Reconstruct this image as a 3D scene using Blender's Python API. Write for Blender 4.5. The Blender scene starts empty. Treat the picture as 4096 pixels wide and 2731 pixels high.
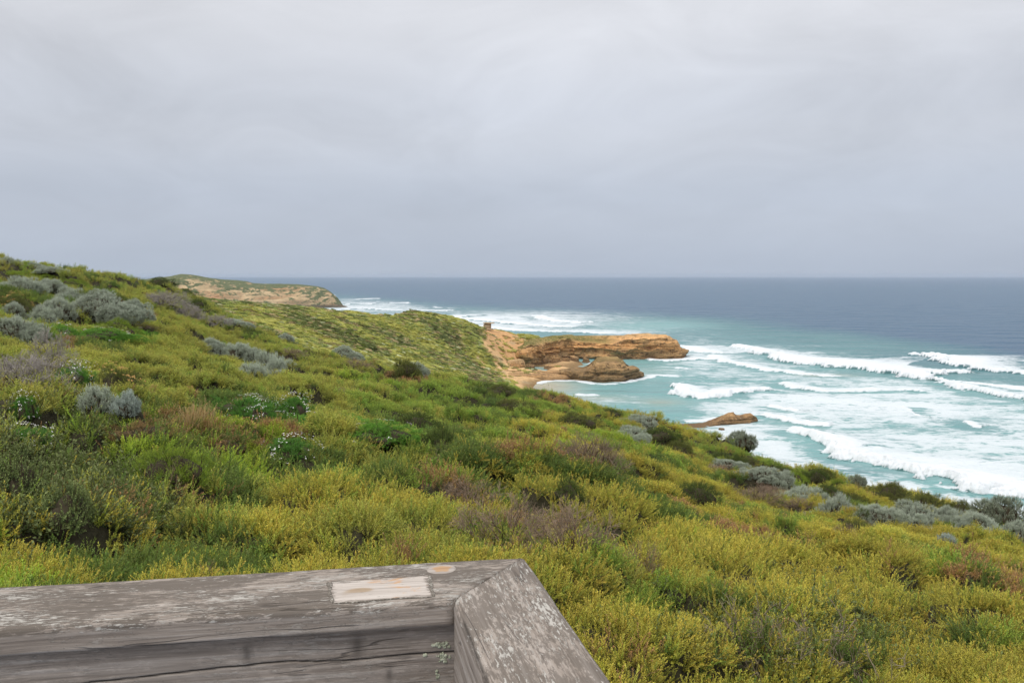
import bpy, math, time
import numpy as np
from mathutils import Vector, Matrix

T0 = time.time()
RNG = np.random.default_rng(7)
CAMZ = 45.0                       # eye height above the sea
FPX = 3850.0                      # focal length in pixels of the 4096 px wide photograph
PITCH = math.atan((1365.5 - 1101.5) / FPX)
CP, SP = math.cos(PITCH), math.sin(PITCH)
scene = bpy.context.scene
COL = scene.collection

# ------------------------------------------------------------------ numeric helpers
def ray(x, y):
    """pixel of the photograph -> (X/Y, drop per metre of distance)"""
    x = np.asarray(x, float); y = np.asarray(y, float)
    v = (1365.5 - y) / FPX
    den = CP + v * SP
    return (x - 2048.0) / FPX / den, (SP - v * CP) / den

def to_px(X, Y, Z):
    Zr = Z - CAMZ
    dep = Y * CP - Zr * SP
    up = Y * SP + Zr * CP
    return 2048 + FPX * X / dep, 1365.5 - FPX * up / dep

def _h(ix, iy, iz, seed):
    h = (ix.astype(np.int64) * 374761393 + iy.astype(np.int64) * 668265263 + iz.astype(np.int64) * 2147483647 + seed * 1442695041) & 0xffffffff
    h = ((h ^ (h >> 13)) * 1274126177) & 0xffffffff
    h = ((h ^ (h >> 16)) * 2246822519) & 0xffffffff
    return ((h ^ (h >> 15)) & 0xffffffff) / 4294967296.0

def noise2(x, y, seed=0):
    x = np.asarray(x, float); y = np.asarray(y, float)
    ix = np.floor(x); iy = np.floor(y); fx = x - ix; fy = y - iy
    fx = fx * fx * (3 - 2 * fx); fy = fy * fy * (3 - 2 * fy)
    z = np.zeros_like(ix)
    a = _h(ix, iy, z, seed); b = _h(ix + 1, iy, z, seed); c = _h(ix, iy + 1, z, seed); d = _h(ix + 1, iy + 1, z, seed)
    return (a * (1 - fx) + b * fx) * (1 - fy) + (c * (1 - fx) + d * fx) * fy

def fbm2(x, y, seed=0, o=4, g=0.5):
    s = 0; a = 1; t = 0
    for k in range(o):
        s = s + a * noise2(x * 2 ** k + 17.3 * k, y * 2 ** k - 9.1 * k, seed + k); t += a; a *= g
    return s / t

def noise3(x, y, z, seed=0):
    ix = np.floor(x); iy = np.floor(y); iz = np.floor(z); fx = x - ix; fy = y - iy; fz = z - iz
    fx = fx * fx * (3 - 2 * fx); fy = fy * fy * (3 - 2 * fy); fz = fz * fz * (3 - 2 * fz)
    r = 0
    for dz in (0, 1):
        a = _h(ix, iy, iz + dz, seed); b = _h(ix + 1, iy, iz + dz, seed); c = _h(ix, iy + 1, iz + dz, seed); d = _h(ix + 1, iy + 1, iz + dz, seed)
        v = (a * (1 - fx) + b * fx) * (1 - fy) + (c * (1 - fx) + d * fx) * fy
        r = r + v * (fz if dz else 1 - fz)
    return r

def fbm3(x, y, z, seed=0, o=4, g=0.5):
    s = 0; a = 1; t = 0
    for k in range(o):
        s = s + a * noise3(x * 2 ** k + 7.7 * k, y * 2 ** k + 3.1 * k, z * 2 ** k - 5.3 * k, seed + k); t += a; a *= g
    return s / t

def worley(x, y, seed=0):
    ix = np.floor(x); iy = np.floor(y)
    f1 = np.full(np.shape(x), 9.0); f2 = f1.copy(); idc = f1 * 0
    z = np.zeros_like(ix)
    for dx in (-1, 0, 1):
        for dy in (-1, 0, 1):
            cx = ix + dx; cy = iy + dy
            px = cx + _h(cx, cy, z, seed); py = cy + _h(cx, cy, z + 1, seed)
            d = np.hypot(px - x, py - y)
            near = d < f1
            f2 = np.where(near, f1, np.minimum(f2, d))
            idc = np.where(near, _h(cx, cy, z + 2, seed), idc)
            f1 = np.where(near, d, f1)
    return f1, f2, idc

def sstep(a, b, x):
    t = np.clip((x - a) / (b - a), 0, 1)
    return t * t * (3 - 2 * t)

def lin(*rgb):
    return tuple((c / 255 / 12.92) if c / 255 <= 0.04045 else ((c / 255 + 0.055) / 1.055) ** 2.4 for c in rgb)

# ------------------------------------------------------------------ mesh / object helpers
def mesh_from(name, V, F, smooth=False, attrs=None, mats=None, matidx=None):
    """V (n,3), F (m,k) int array or list of such arrays"""
    me = bpy.data.meshes.new(name)
    Fs = [f for f in (F if isinstance(F, list) else [F]) if len(f)]
    V = np.asarray(V, np.float32)
    me.vertices.add(len(V)); me.vertices.foreach_set('co', V.ravel())
    loops = np.concatenate([np.asarray(f, np.int32).ravel() for f in Fs])
    counts = np.concatenate([np.full(len(f), np.asarray(f).shape[1], np.int32) for f in Fs])
    starts = np.concatenate([[0], np.cumsum(counts)[:-1]]).astype(np.int32)
    me.loops.add(len(loops)); me.loops.foreach_set('vertex_index', loops)
    me.polygons.add(len(counts)); me.polygons.foreach_set('loop_start', starts)
    me.update(calc_edges=True)
    if smooth: me.polygons.foreach_set('use_smooth', np.ones(len(counts), bool))
    for m in (mats or []): me.materials.append(m)
    if matidx is not None: me.polygons.foreach_set('material_index', np.asarray(matidx, np.int32))
    for k, a in (attrs or {}).items():
        a = np.asarray(a, np.float32)
        if a.ndim == 1:
            at = me.attributes.new(k, 'FLOAT', 'POINT'); at.data.foreach_set('value', a)
        else:
            at = me.attributes.new(k, 'FLOAT_COLOR', 'POINT')
            if a.shape[1] == 3: a = np.hstack([a, np.ones((len(a), 1), np.float32)])
            at.data.foreach_set('color', a.ravel())
    me.update()
    return me

def link(name, me, parent=None, loc=None):
    o = bpy.data.objects.new(name, me); COL.objects.link(o)
    if parent: o.parent = parent
    if loc is not None: o.location = loc
    return o

def tag(o, label=None, cat=None, group=None, kind=None):
    if label: o['label'] = label
    if cat: o['category'] = cat
    if group: o['group'] = group
    if kind: o['kind'] = kind
    return o

def grid_faces(nr, nc):
    i = np.arange(nr - 1)[:, None] * nc + np.arange(nc - 1)[None, :]
    return np.stack([i, i + 1, i + nc + 1, i + nc], -1).reshape(-1, 4)

# ------------------------------------------------------------------ material helpers
class NT:
    def __init__(s, name):
        s.m = bpy.data.materials.new(name); s.m.use_nodes = True
        s.t = s.m.node_tree; s.t.nodes.clear()
        s.out = s.n('ShaderNodeOutputMaterial')
    def n(s, kind, **kw):
        nd = s.t.nodes.new(kind)
        for k, v in kw.items():
            if k == 'ins':
                for a, b in v.items():
                    s.set(nd, a, b)
            else: setattr(nd, k, v)
        return nd
    def set(s, nd, a, b):
        sock = nd.inputs[a]
        if isinstance(b, bpy.types.NodeSocket): s.t.links.new(b, sock)
        elif isinstance(b, bpy.types.Node): s.t.links.new(b.outputs[0], sock)
        else:
            if hasattr(sock.default_value, '__len__') and not isinstance(b, (int, float)):
                b = tuple(b)
                if len(sock.default_value) == 4 and len(b) == 3: b = b + (1,)
            sock.default_value = b
    def math(s, op, a, b=0.0, c=None, clamp=False):
        nd = s.n('ShaderNodeMath', operation=op, use_clamp=clamp); s.set(nd, 0, a); s.set(nd, 1, b)
        if c is not None: s.set(nd, 2, c)
        return nd.outputs[0]
    def mix(s, f, a, b, mode='MIX'):
        nd = s.n('ShaderNodeMix', data_type='RGBA', blend_type=mode)
        s.set(nd, 0, f); s.set(nd, 6, a); s.set(nd, 7, b)
        return nd.outputs[2]
    def attr(s, name, typ='GEOMETRY', out='Fac'):
        return s.n('ShaderNodeAttribute', attribute_name=name, attribute_type=typ).outputs[out]
    def coord(s, which='Object'):
        return s.n('ShaderNodeTexCoord').outputs[which]
    def mapping(s, vec, scale=(1, 1, 1), rot=(0, 0, 0), loc=(0, 0, 0)):
        nd = s.n('ShaderNodeMapping'); s.set(nd, 'Vector', vec); s.set(nd, 'Scale', scale); s.set(nd, 'Rotation', rot); s.set(nd, 'Location', loc)
        return nd.outputs[0]
    def noise(s, vec, scale=1.0, detail=4.0, rough=0.55, dist=0.0):
        nd = s.n('ShaderNodeTexNoise'); s.set(nd, 'Vector', vec); s.set(nd, 'Scale', scale); s.set(nd, 'Detail', detail); s.set(nd, 'Roughness', rough); s.set(nd, 'Distortion', dist)
        return nd.outputs[0]
    def ramp(s, fac, stops, interp='LINEAR'):
        nd = s.n('ShaderNodeValToRGB'); s.set(nd, 0, fac); cr = nd.color_ramp; cr.interpolation = interp
        while len(cr.elements) < len(stops): cr.elements.new(0.5)
        for e, (p, c) in zip(cr.elements, stops):
            e.position = p
            e.color = (c, c, c, 1) if isinstance(c, (int, float)) else tuple(c) + (1,)
        return nd.outputs[0]
    def rng(s, v, a, b, c=0.0, d=1.0, smooth=True):
        nd = s.n('ShaderNodeMapRange', interpolation_type='SMOOTHSTEP' if smooth else 'LINEAR')
        for i, x in enumerate((v, a, b, c, d)): s.set(nd, i, x)
        return nd.outputs[0]
    def bump(s, h, strength=0.5, dist=0.01, normal=None):
        nd = s.n('ShaderNodeBump'); s.set(nd, 'Height', h); s.set(nd, 'Strength', strength); s.set(nd, 'Distance', dist)
        if normal: s.set(nd, 'Normal', normal)
        return nd.outputs[0]
    def principled(s, color, rough=0.7, spec=0.3, normal=None, **kw):
        nd = s.n('ShaderNodeBsdfPrincipled'); s.set(nd, 'Base Color', color); s.set(nd, 'Roughness', rough); s.set(nd, 'Specular IOR Level', spec)
        if normal: s.set(nd, 'Normal', normal)
        for k, v in kw.items(): s.set(nd, k, v)
        return nd
    def done(s, sh):
        s.t.links.new(sh.outputs[0] if isinstance(sh, bpy.types.Node) else sh, s.out.inputs[0]); return s.m

# ------------------------------------------------------------------ camera
cam_d = bpy.data.cameras.new('camera'); cam = bpy.data.objects.new('camera', cam_d); COL.objects.link(cam)
cam_d.sensor_width = 36.0; cam_d.lens = 36.0 * FPX / 4096.0
cam_d.clip_start = 0.05; cam_d.clip_end = 200000
cam.location = (0, 0, CAMZ); cam.rotation_euler = (math.pi / 2 - PITCH, 0, 0)
scene.camera = cam

# ------------------------------------------------------------------ world and sun
SUN_EL, SUN_AZ = math.radians(52), math.radians(-140)     # azimuth measured from +Y towards +X
w = bpy.data.worlds.new('World'); scene.world = w; w.use_nodes = True
wt = w.node_tree; wt.nodes.clear()
def wn(kind, **kw):
    nd = wt.nodes.new(kind)
    for k, v in kw.items(): setattr(nd, k, v)
    return nd
def wl(a, b): wt.links.new(a, b)
def wmath(op, a, b=0.0, clamp=False):
    nd = wn('ShaderNodeMath', operation=op, use_clamp=clamp)
    for i, x in enumerate((a, b)):
        if isinstance(x, (int, float)): nd.inputs[i].default_value = x
        else: wl(x, nd.inputs[i])
    return nd.outputs[0]
sky = wn('ShaderNodeTexSky', sky_type='NISHITA', sun_disc=False)
sky.sun_elevation = SUN_EL; sky.sun_rotation = SUN_AZ; sky.air_density = 1.0; sky.dust_density = 2.0
tc = wn('ShaderNodeTexCoord'); sep = wn('ShaderNodeSeparateXYZ'); wl(tc.outputs['Generated'], sep.inputs[0])
zc = wmath('MAXIMUM', sep.outputs[2], 0.0)
zz = wmath('ADD', zc, 0.22)
px_ = wmath('DIVIDE', sep.outputs[0], zz); py_ = wmath('DIVIDE', sep.outputs[1], zz)
cmb = wn('ShaderNodeCombineXYZ'); wl(px_, cmb.inputs[0]); wl(py_, cmb.inputs[1])
def wnoise(scale, detail, rough, dist, sc=(1, 1, 1), rot=0.0, off=(0, 0, 0)):
    mp = wn('ShaderNodeMapping'); wl(cmb.outputs[0], mp.inputs[0]); mp.inputs['Scale'].default_value = sc; mp.inputs['Rotation'].default_value = (0, 0, rot); mp.inputs['Location'].default_value = off
    nz = wn('ShaderNodeTexNoise'); wl(mp.outputs[0], nz.inputs['Vector'])
    nz.inputs['Scale'].default_value = scale; nz.inputs['Detail'].default_value = detail; nz.inputs['Roughness'].default_value = rough; nz.inputs['Distortion'].default_value = dist
    return nz.outputs[0]
n1 = wnoise(0.62, 3.0, 0.45, 0.3, (1.0, 0.8, 1), 0.5, (3.1, 1.7, 0))
n2 = wnoise(1.9, 6.0, 0.6, 0.9, (1.0, 0.9, 1), 0.5, (0.4, 5.1, 0))
nn = wmath('ADD', wmath('MULTIPLY', n1, 0.60), wmath('MULTIPLY', n2, 0.40))
# vertical profile of the cloud deck: dull blue grey low down, brighter overhead
vr = wn('ShaderNodeValToRGB'); wl(zc, vr.inputs[0]); vr.color_ramp.interpolation = 'EASE'
stops = [(0.0, lin(177, 187, 203)), (0.07, lin(186, 194, 208)), (0.15, lin(201, 206, 216)), (0.27, lin(221, 223, 229)), (1.0, lin(240, 240, 240))]
while len(vr.color_ramp.elements) < len(stops): vr.color_ramp.elements.new(0.5)
for e, (p, c) in zip(vr.color_ramp.elements, stops): e.position = p; e.color = c + (1,)
amp = wn('ShaderNodeMapRange'); wl(nn, amp.inputs[0])
amp.inputs[1].default_value = 0.34; amp.inputs[2].default_value = 0.66; amp.inputs[3].default_value = 0.84; amp.inputs[4].default_value = 1.13; amp.clamp = True
# clouds fade into an even veil at the horizon
fade = wn('ShaderNodeMapRange'); wl(zc, fade.inputs[0]); fade.inputs[1].default_value = 0.0; fade.inputs[2].default_value = 0.16; fade.inputs[3].default_value = 0.15; fade.inputs[4].default_value = 1.0
am2 = wmath('ADD', 1.0, wmath('MULTIPLY', wmath('SUBTRACT', amp.outputs[0], 1.0), fade.outputs[0]))
cm = wn('ShaderNodeMix', data_type='RGBA', blend_type='MULTIPLY'); cm.inputs[0].default_value = 1.0
zen = wn('ShaderNodeMapRange'); wl(zc, zen.inputs[0]); zen.inputs[1].default_value = 0.30; zen.inputs[2].default_value = 0.95; zen.inputs[3].default_value = 1.0; zen.inputs[4].default_value = 1.7; zen.clamp = True   # an overcast sky is brightest overhead
am2 = wmath('MULTIPLY', am2, zen.outputs[0])
wl(vr.outputs[0], cm.inputs[6])
cc = wn('ShaderNodeCombineColor')
for i, k in enumerate((1.0, 1.0, 1.0)): wl(wmath('MULTIPLY', am2, k), cc.inputs[i])
wl(cc.outputs[0], cm.inputs[7])
gain = wn('ShaderNodeMix', data_type='RGBA', blend_type='MULTIPLY'); gain.inputs[0].default_value = 1.0
wl(cm.outputs[2], gain.inputs[6]); gain.inputs[7].default_value = (10, 10, 10, 1)
veil = wn('ShaderNodeMix', data_type='RGBA'); veil.inputs[0].default_value = 0.95
wl(sky.outputs[0], veil.inputs[6]); wl(gain.outputs[2], veil.inputs[7])
bg = wn('ShaderNodeBackground'); wl(veil.outputs[2], bg.inputs[0]); bg.inputs[1].default_value = 0.10
wo = wn('ShaderNodeOutputWorld'); wl(bg.outputs[0], wo.inputs[0])

sd = bpy.data.lights.new('sun', 'SUN'); sd.energy = 1.5; sd.angle = math.radians(20); sd.color = (1.0, 0.96, 0.9)
sun = bpy.data.objects.new('sun', sd); COL.objects.link(sun)
sdir = Vector((math.sin(SUN_AZ) * math.cos(SUN_EL), math.cos(SUN_AZ) * math.cos(SUN_EL), math.sin(SUN_EL)))
sun.rotation_euler = sdir.to_track_quat('Z', 'Y').to_euler(); sun.location = (-30, -10, 90)

vs = scene.view_settings
scene.display_settings.display_device = 'sRGB'
vs.view_transform = 'Standard'; vs.look = 'None'; vs.exposure = 0.1; vs.gamma = 1.0; vs.use_curve_mapping = False
cy = scene.cycles
cy.max_bounces = 6; cy.diffuse_bounces = 4; cy.glossy_bounces = 2; cy.transmission_bounces = 2; cy.volume_bounces = 1; cy.transparent_max_bounces = 4
cy.caustics_reflective = False; cy.caustics_refractive = False
cy.use_denoising = True; cy.denoiser = 'OPENIMAGEDENOISE'; cy.denoising_input_passes = 'RGB_ALBEDO_NORMAL'; cy.denoising_prefilter = 'ACCURATE'

# ------------------------------------------------------------------ terrain height
CT = []                                     # control points (u, Y, t)
def c_px(x, y, Y):
    u, t = ray(x, y); CT.append((float(u), Y, float(t)))
def c_z(u, Y, Z): CT.append((u, Y, -Z / Y))
for a in [(0, 1025, 70), (180, 1055, 72), (400, 1082, 76), (640, 1122, 80), (800, 1205, 80), (1000, 1300, 76), (1250, 1405, 68), (1500, 1455, 62), (1750, 1500, 60), (2000, 1540, 60),
          (2250, 1582, 60), (2500, 1645, 60), (2700, 1700, 61), (2850, 1765, 60), (3050, 1835, 56), (3300, 1905, 50), (3500, 1965, 46), (3700, 2010, 43), (3900, 2060, 41), (4096, 2120, 38),
          (2000, 1596, 45), (2000, 1558, 53), (2250, 1640, 45), (2250, 1600, 53), (2500, 1722, 42), (2500, 1668, 52), (2750, 1800, 42), (2750, 1745, 52), (3000, 1880, 40), (3000, 1832, 49), (3300, 1965, 35), (3300, 1922, 43), (3500, 2020, 34), (3500, 1985, 40), (3700, 2065, 31), (3700, 2030, 37), (3900, 2120, 29), (3900, 2082, 35), (4096, 2175, 27), (4096, 2140, 33),
          # flank of the near slope
          (0, 1130, 52), (0, 1300, 30), (0, 1450, 19), (0, 1600, 13.5), (0, 1800, 9.5), (0, 2000, 7), (0, 2300, 4.9),
          (400, 1180, 50), (400, 1330, 33), (400, 1500, 19), (500, 1650, 13.5), (600, 1800, 10.8), (600, 2050, 7.4), (600, 2280, 5.5),
          (800, 1300, 54), (800, 1400, 35), (900, 1550, 21), (1050, 1690, 15.5), (1150, 1850, 11.5), (1200, 2050, 8.2), (1300, 2260, 6.3),
          (1200, 1470, 40), (1300, 1560, 28), (1500, 1700, 20), (1700, 1850, 14), (1850, 2000, 10.2), (2050, 2180, 7.8), (2300, 2350, 6.6),
          (1800, 1580, 42), (2200, 1720, 30), (2000, 1760, 20), (2300, 1900, 15), (2600, 1860, 27), (2450, 2050, 11.5), (2700, 2030, 14.5), (2700, 2300, 8.3), (2451, 2731, 5.0),
          (2900, 1905, 33), (3000, 2100, 15.5), (3200, 2050, 24), (3400, 2200, 14), (3200, 2400, 8.6), (3000, 2731, 5.3), (3800, 2150, 24), (3800, 2350, 11.8), (3700, 2550, 7.6), (4096, 2280, 17), (4096, 2731, 5.7),
          # the second hill and the bunker ridge
          (700, 1215, 230), (830, 1196, 250), (1000, 1210, 280), (1250, 1236, 330), (1400, 1253, 370), (1500, 1270, 410), (1600, 1264, 470), (1700, 1264, 490), (1790, 1270, 505), (1870, 1295, 515), (1955, 1322, 520),
          (900, 1270, 160), (1100, 1330, 160), (1200, 1370, 175), (1400, 1330, 250), (1500, 1400, 240), (1600, 1340, 340), (1700, 1400, 330), (1800, 1435, 330), (1850, 1370, 430),
          (2250, 1456, 478), (2205, 1470, 466), (2160, 1490, 448), (2035, 1333, 528), (2075, 1338, 538), (2110, 1340, 546), (2050, 1385, 500), (2100, 1405, 500), (2140, 1425, 500), (2080, 1430, 478), (2010, 1345, 518), (2010, 1425, 455),
          (1900, 1485, 310), (2000, 1532, 300), (1950, 1410, 440), (2000, 1370, 490)]:
    c_px(*a)
for a in [(0.6, 1.2, -2.6), (0.0, 1.2, -2.5), (-0.6, 1.2, -2.3), (0.0, 3.2, -2.35), (-0.6, 3.2, -1.95), (0.7, 3.5, -2.75), (-1.3, 5, -1.2), (-1.3, 20, 1.5), (-1.3, 60, 9), (1.3, 5, -3.6), (1.2, 12, -7), (1.1, 25, -16),
          (-0.75, 30, 1.5), (-0.7, 65, 5), (-0.75, 110, 3), (0.75, 9, -4.2), (0.75, 20, -9), (0.75, 34, -17), (0.75, 60, -44), (1.3, 60, -50),
          # seaward fall of the near slope
          (-0.53, 110, -3), (-0.40, 110, -6), (-0.30, 112, -11), (-0.18, 105, -14), (-0.08, 100, -17.5), (0.0, 95, -19), (0.07, 95, -24), (0.12, 92, -28), (0.18, 88, -30), (0.25, 84, -33), (0.33, 76, -35), (0.42, 68, -36), (0.53, 62, -37),
          (0.53, 90, -49), (0.42, 105, -49), (0.33, 125, -49), (0.25, 150, -49), (0.18, 185, -48.5), (0.12, 240, -48.5), (0.09, 280, -47.5), (0.06, 340, -46.5), (0.0, 210, -34), (0.03, 300, -42),
          (0.02, 360, -44.0), (0.028, 400, -44.6), (0.045, 400, -46), (0.10, 400, -49), (0.2, 400, -50), (0.55, 200, -50), (0.55, 500, -50), (0.3, 600, -50),
          (-0.01, 400, -41), (-0.005, 440, -41.5), (0.0, 470, -41.2), (0.02, 440, -43.2), (0.04, 455, -44.2), (0.06, 470, -44.8), (0.075, 480, -45.8), (0.02, 490, -42), (0.04, 510, -43), (0.1, 510, -48),
          (0.05, 545, -42), (0.10, 560, -47), (0.20, 540, -50),
          (-0.02, 590, -49), (-0.06, 590, -48), (0.05, 600, -49.5), (-0.10, 570, -46), (-0.14, 540, -47), (-0.16, 480, -43), (-0.2, 440, -44), (-0.24, 400, -38), (-0.28, 380, -28),
          (-0.2, 600, -50), (-0.25, 520, -49), (-0.30, 520, -42), (-0.36, 500, -26), (-0.45, 500, -22), (-0.38, 900, -52), (-0.5, 900, -35), (-0.25, 900, -52), (0, 900, -52), (0.5, 900, -52),
          (-0.5, 220, -6), (-0.42, 160, -8), (-0.7, 400, -10), (-0.35, 180, -9.5),
          (-0.4, 1600, -60), (0, 1600, -60), (0.5, 1600, -60), (-0.8, 1600, -45)]:
    c_z(*a)
CT = np.array(CT)
AU, AL = 2.2, 1.0
def _feat(u, Y): return np.stack([np.asarray(u) * AU, np.log(np.asarray(Y)) * AL], -1)
PC = _feat(CT[:, 0], CT[:, 1])
def _phi(d): return np.sqrt(d * d + 0.05 ** 2)
_D = np.linalg.norm(PC[:, None] - PC[None], axis=-1)
_n = len(PC)
_A = np.zeros((_n + 3, _n + 3)); _A[:_n, :_n] = _phi(_D) - 1e-4 * np.eye(_n) * -1; _A[:_n, _n] = 1; _A[:_n, _n + 1:] = PC; _A[_n:, :_n] = _A[:_n, _n:].T
_W = np.linalg.solve(_A, np.concatenate([CT[:, 2], [0, 0, 0]]))
def tval(u, Y):
    P = _feat(u, Y).reshape(-1, 2); out = np.empty(len(P))
    for s in range(0, len(P), 20000):
        Q = P[s:s + 20000]
        d = np.sqrt(((Q[:, None, :] - PC[None]) ** 2).sum(-1))
        out[s:s + 20000] = _phi(d) @ _W[:_n] + _W[_n] + Q @ _W[_n + 1:]
    return out.reshape(np.shape(u))

def smooth_top(X, Y):                     # average top of the plants
    X = np.asarray(X, float); Y = np.asarray(Y, float)
    Yc = np.clip(Y, 1.0, 2500)
    u = np.clip(X / Yc, -1.5, 1.5)
    return CAMZ - Yc * tval(u, Yc)

def mounds(X, Y, want_gap=False):
    """dome shaped cushions of the heath, metres above the litter layer"""
    wx = X + 0.5 * (fbm2(X * 0.8, Y * 0.8, 31, 2) - 0.5); wy = Y + 0.5 * (fbm2(X * 0.8, Y * 0.8, 47, 2) - 0.5)
    f1, f2, i1 = worley(wx / 0.95, wy / 0.95, 3)
    g1, g2, i2 = worley(wx / 2.3, wy / 2.3, 11)
    gap = sstep(0.0, 0.20, f2 - f1) * (0.4 + 0.6 * sstep(0.0, 0.14, g2 - g1))
    m = 0.36 * (0.4 + 0.8 * i1) * np.sqrt(np.clip(1 - (f1 / 0.85) ** 2, 0, 1)) * sstep(0.0, 0.22, f2 - f1) 
    big = 0.78 * (0.15 + 0.9 * ((i2 * 7.31) % 1.0)) * np.sqrt(np.clip(1 - (g1 / 0.9) ** 2, 0, 1)) * sstep(0.0, 0.12, g2 - g1)
    r = np.hypot(X, Y)
    if want_gap: return gap, i2, i1
    return m * (0.75 + 0.25 * sstep(5, 14, r)) + big * (0.30 + 0.70 * sstep(6, 18, r)) - 0.16 * sstep(8, 20, r)

def litter(X, Y):
    """ground under the plants"""
    r = np.hypot(X, Y)
    near = sstep(120, 85, r)
    base = smooth_top(X, Y) - near * (0.47 + 0.006 * r)
    fx = fbm2(X / 9, Y / 9, 5, 4) - 0.5
    return base + (1 - near) * (fx * 1.6 * sstep(60, 200, r))

def ground(X, Y):
    r = np.hypot(X, Y)
    return litter(X, Y) + mounds(X, Y) * sstep(130, 90, r)

# terrain sheet: rings that widen with distance
us = np.concatenate([np.linspace(-1.6, -0.7, 30)[:-1], np.linspace(-0.7, 0.7, 420), np.linspace(0.7, 1.6, 30)[1:]])
Ys = np.exp(np.linspace(math.log(0.9), math.log(1500), 640))
UU, YY = np.meshgrid(us, Ys)
XX = UU * YY
GZ = ground(XX, YY)

# visibility of the ground from the look-out (with generous margins) to avoid planting what nobody sees
tg = (CAMZ - (GZ + 0.5)) / YY
run = np.minimum.accumulate(tg, axis=0)
VIS = (CAMZ - (GZ + 0.6 + 0.012 * YY)) / YY <= np.vstack([np.full((1, len(us)), 9.0), run[:-1]]) + 1e-6
def visible(X, Y):
    u = X / Y
    iu = np.clip(np.searchsorted(us, u), 0, len(us) - 1); iy = np.clip(np.searchsorted(Ys, Y), 0, len(Ys) - 1)
    return VIS[iy, iu]

def hit(x, y, near=4.0, far=1200.0):
    """where the sight line of a pixel first meets the plants"""
    u, t = ray(x, y)
    Yv = np.exp(np.linspace(math.log(near), math.log(far), 1500)); X = u * Yv
    z = CAMZ - t * Yv; g = ground(X, Yv)
    k = np.nonzero(z <= g + 0.1)[0]
    i = k[0] if len(k) else len(Yv) - 1
    return float(X[i]), float(Yv[i]), float(g[i])
print('terrain fn', round(time.time() - T0, 1))

# terrain colour: plant litter near, turf and bare sand on the far slopes (true surface colours)
PXX, PYY = to_px(XX, YY, GZ)
rr = np.hypot(XX, YY)
n_a = fbm2(XX / 14, YY / 30, 61, 4); n_b = fbm2(XX / 5, YY / 10, 71, 4); n_c = fbm2(XX / 40, YY / 60, 81, 3)
far_w = sstep(95, 130, rr)
turf = np.array(lin(130, 130, 66)) * 1.4; turf2 = np.array(lin(112, 118, 58)) * 1.35; brown = np.array(lin(124, 110, 74)) * 1.3
sand = np.array(lin(214, 176, 128)) * 0.92; sand2 = np.array(lin(196, 140, 88)) * 0.9; wet = np.array(lin(150, 122, 84)) * 0.8
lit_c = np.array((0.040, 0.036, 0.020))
f = sstep(0.40, 0.62, n_a)[..., None]
tcol = turf * f + turf2 * (1 - f)
f = sstep(0.56, 0.72, n_b)[..., None]; tcol = tcol * (1 - f * 0.6) + brown * f * 0.6
# bare sand on the cove slope below the bunker
def blob(x, y, rx, ry, ang=0.0):
    c, s = math.cos(ang), math.sin(ang); dx = PXX - x; dy = PYY - y
    return np.exp(-(((dx * c + dy * s) / rx) ** 2 + ((-dx * s + dy * c) / ry) ** 2))
sm = (1.9 * blob(2060, 1385, 120, 34, 0.62) + 1.3 * blob(2010, 1420, 90, 30, 0.7) + 0.8 * blob(2050, 1350, 60, 14, 0.4) + 1.3 * blob(2130, 1425, 120, 22, 0.25) + 1.2 * blob(2200, 1455, 120, 16) + 0.9 * blob(1975, 1345, 50, 14, 0.9) + 0.8 * blob(1930, 1450, 60, 12, 0.9) + 0.75 * blob(2000, 1480, 70, 14, 0.6)
      + 0.55 * blob(1845, 1345, 30, 10, 0.6) + 0.8 * blob(1690, 1277, 34, 5) + 0.6 * blob(1790, 1285, 40, 6, 0.3) + 0.6 * blob(1905, 1455, 46, 9, 0.7) + 1.2 * blob(2150, 1525, 90, 10) + 1.0 * blob(2100, 1500, 150, 22)) * far_w
sdg = fbm2((XX * 0.8 + YY * 0.25) / 3.2, (YY - XX) / 16, 91, 4); sm = sm * (0.12 + 1.75 * sdg)
sf = sstep(0.42, 0.62, sm * 1.0 + (GZ < 3.2) * far_w * (np.abs(UU) < 0.16) * (YY > 330) * 0.9)
f2 = sstep(0.35, 0.65, n_c)[..., None]
scol = sand * (1 - f2 * 0.5) + sand2 * f2 * 0.5
wf = sstep(2.2, 0.3, GZ)[..., None]; scol = scol * (1 - wf) + wet * wf
tcol = tcol * (1 - sf[..., None]) + scol * sf[..., None]
# pale path-like bare spots on the second hill
sp = sstep(0.735, 0.78, fbm2(XX / 6, YY / 9, 101, 3)) * far_w * 0.8
tcol = tcol * (1 - sp[..., None]) + (np.array(lin(178, 158, 122)) * 0.8) * sp[..., None]
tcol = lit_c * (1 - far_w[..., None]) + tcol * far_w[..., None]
SANDF = sf

m = NT('heath_ground')
co = m.coord('Object')
colr = m.attr('col', 'GEOMETRY', 'Color')
nz = m.noise(co, 0.6, 6, 0.6)
nz2 = m.noise(co, 7.0, 4, 0.6)
c1 = m.mix(0.7, colr, m.ramp(nz, [(0.3, 0.62), (0.7, 1.35)]), 'MULTIPLY')
c1 = m.mix(0.5, c1, m.ramp(nz2, [(0.3, 0.55), (0.7, 1.4)]), 'MULTIPLY')
bp = m.bump(m.math('ADD', nz, m.math('MULTIPLY', nz2, 0.2)), 0.8, 0.5)
M_ground = m.done(m.principled(c1, 0.9, 0.1, bp))
Vt = np.stack([XX, YY, GZ], -1).reshape(-1, 3)
ter = link('terrain', mesh_from('terrain', Vt, grid_faces(len(Ys), len(us)), True, {'col': tcol.reshape(-1, 3)}, [M_ground]))
tag(ter, 'green coastal hillside falling to the cove', 'hillside', kind='structure')
print('terrain', round(time.time() - T0, 1))

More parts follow.
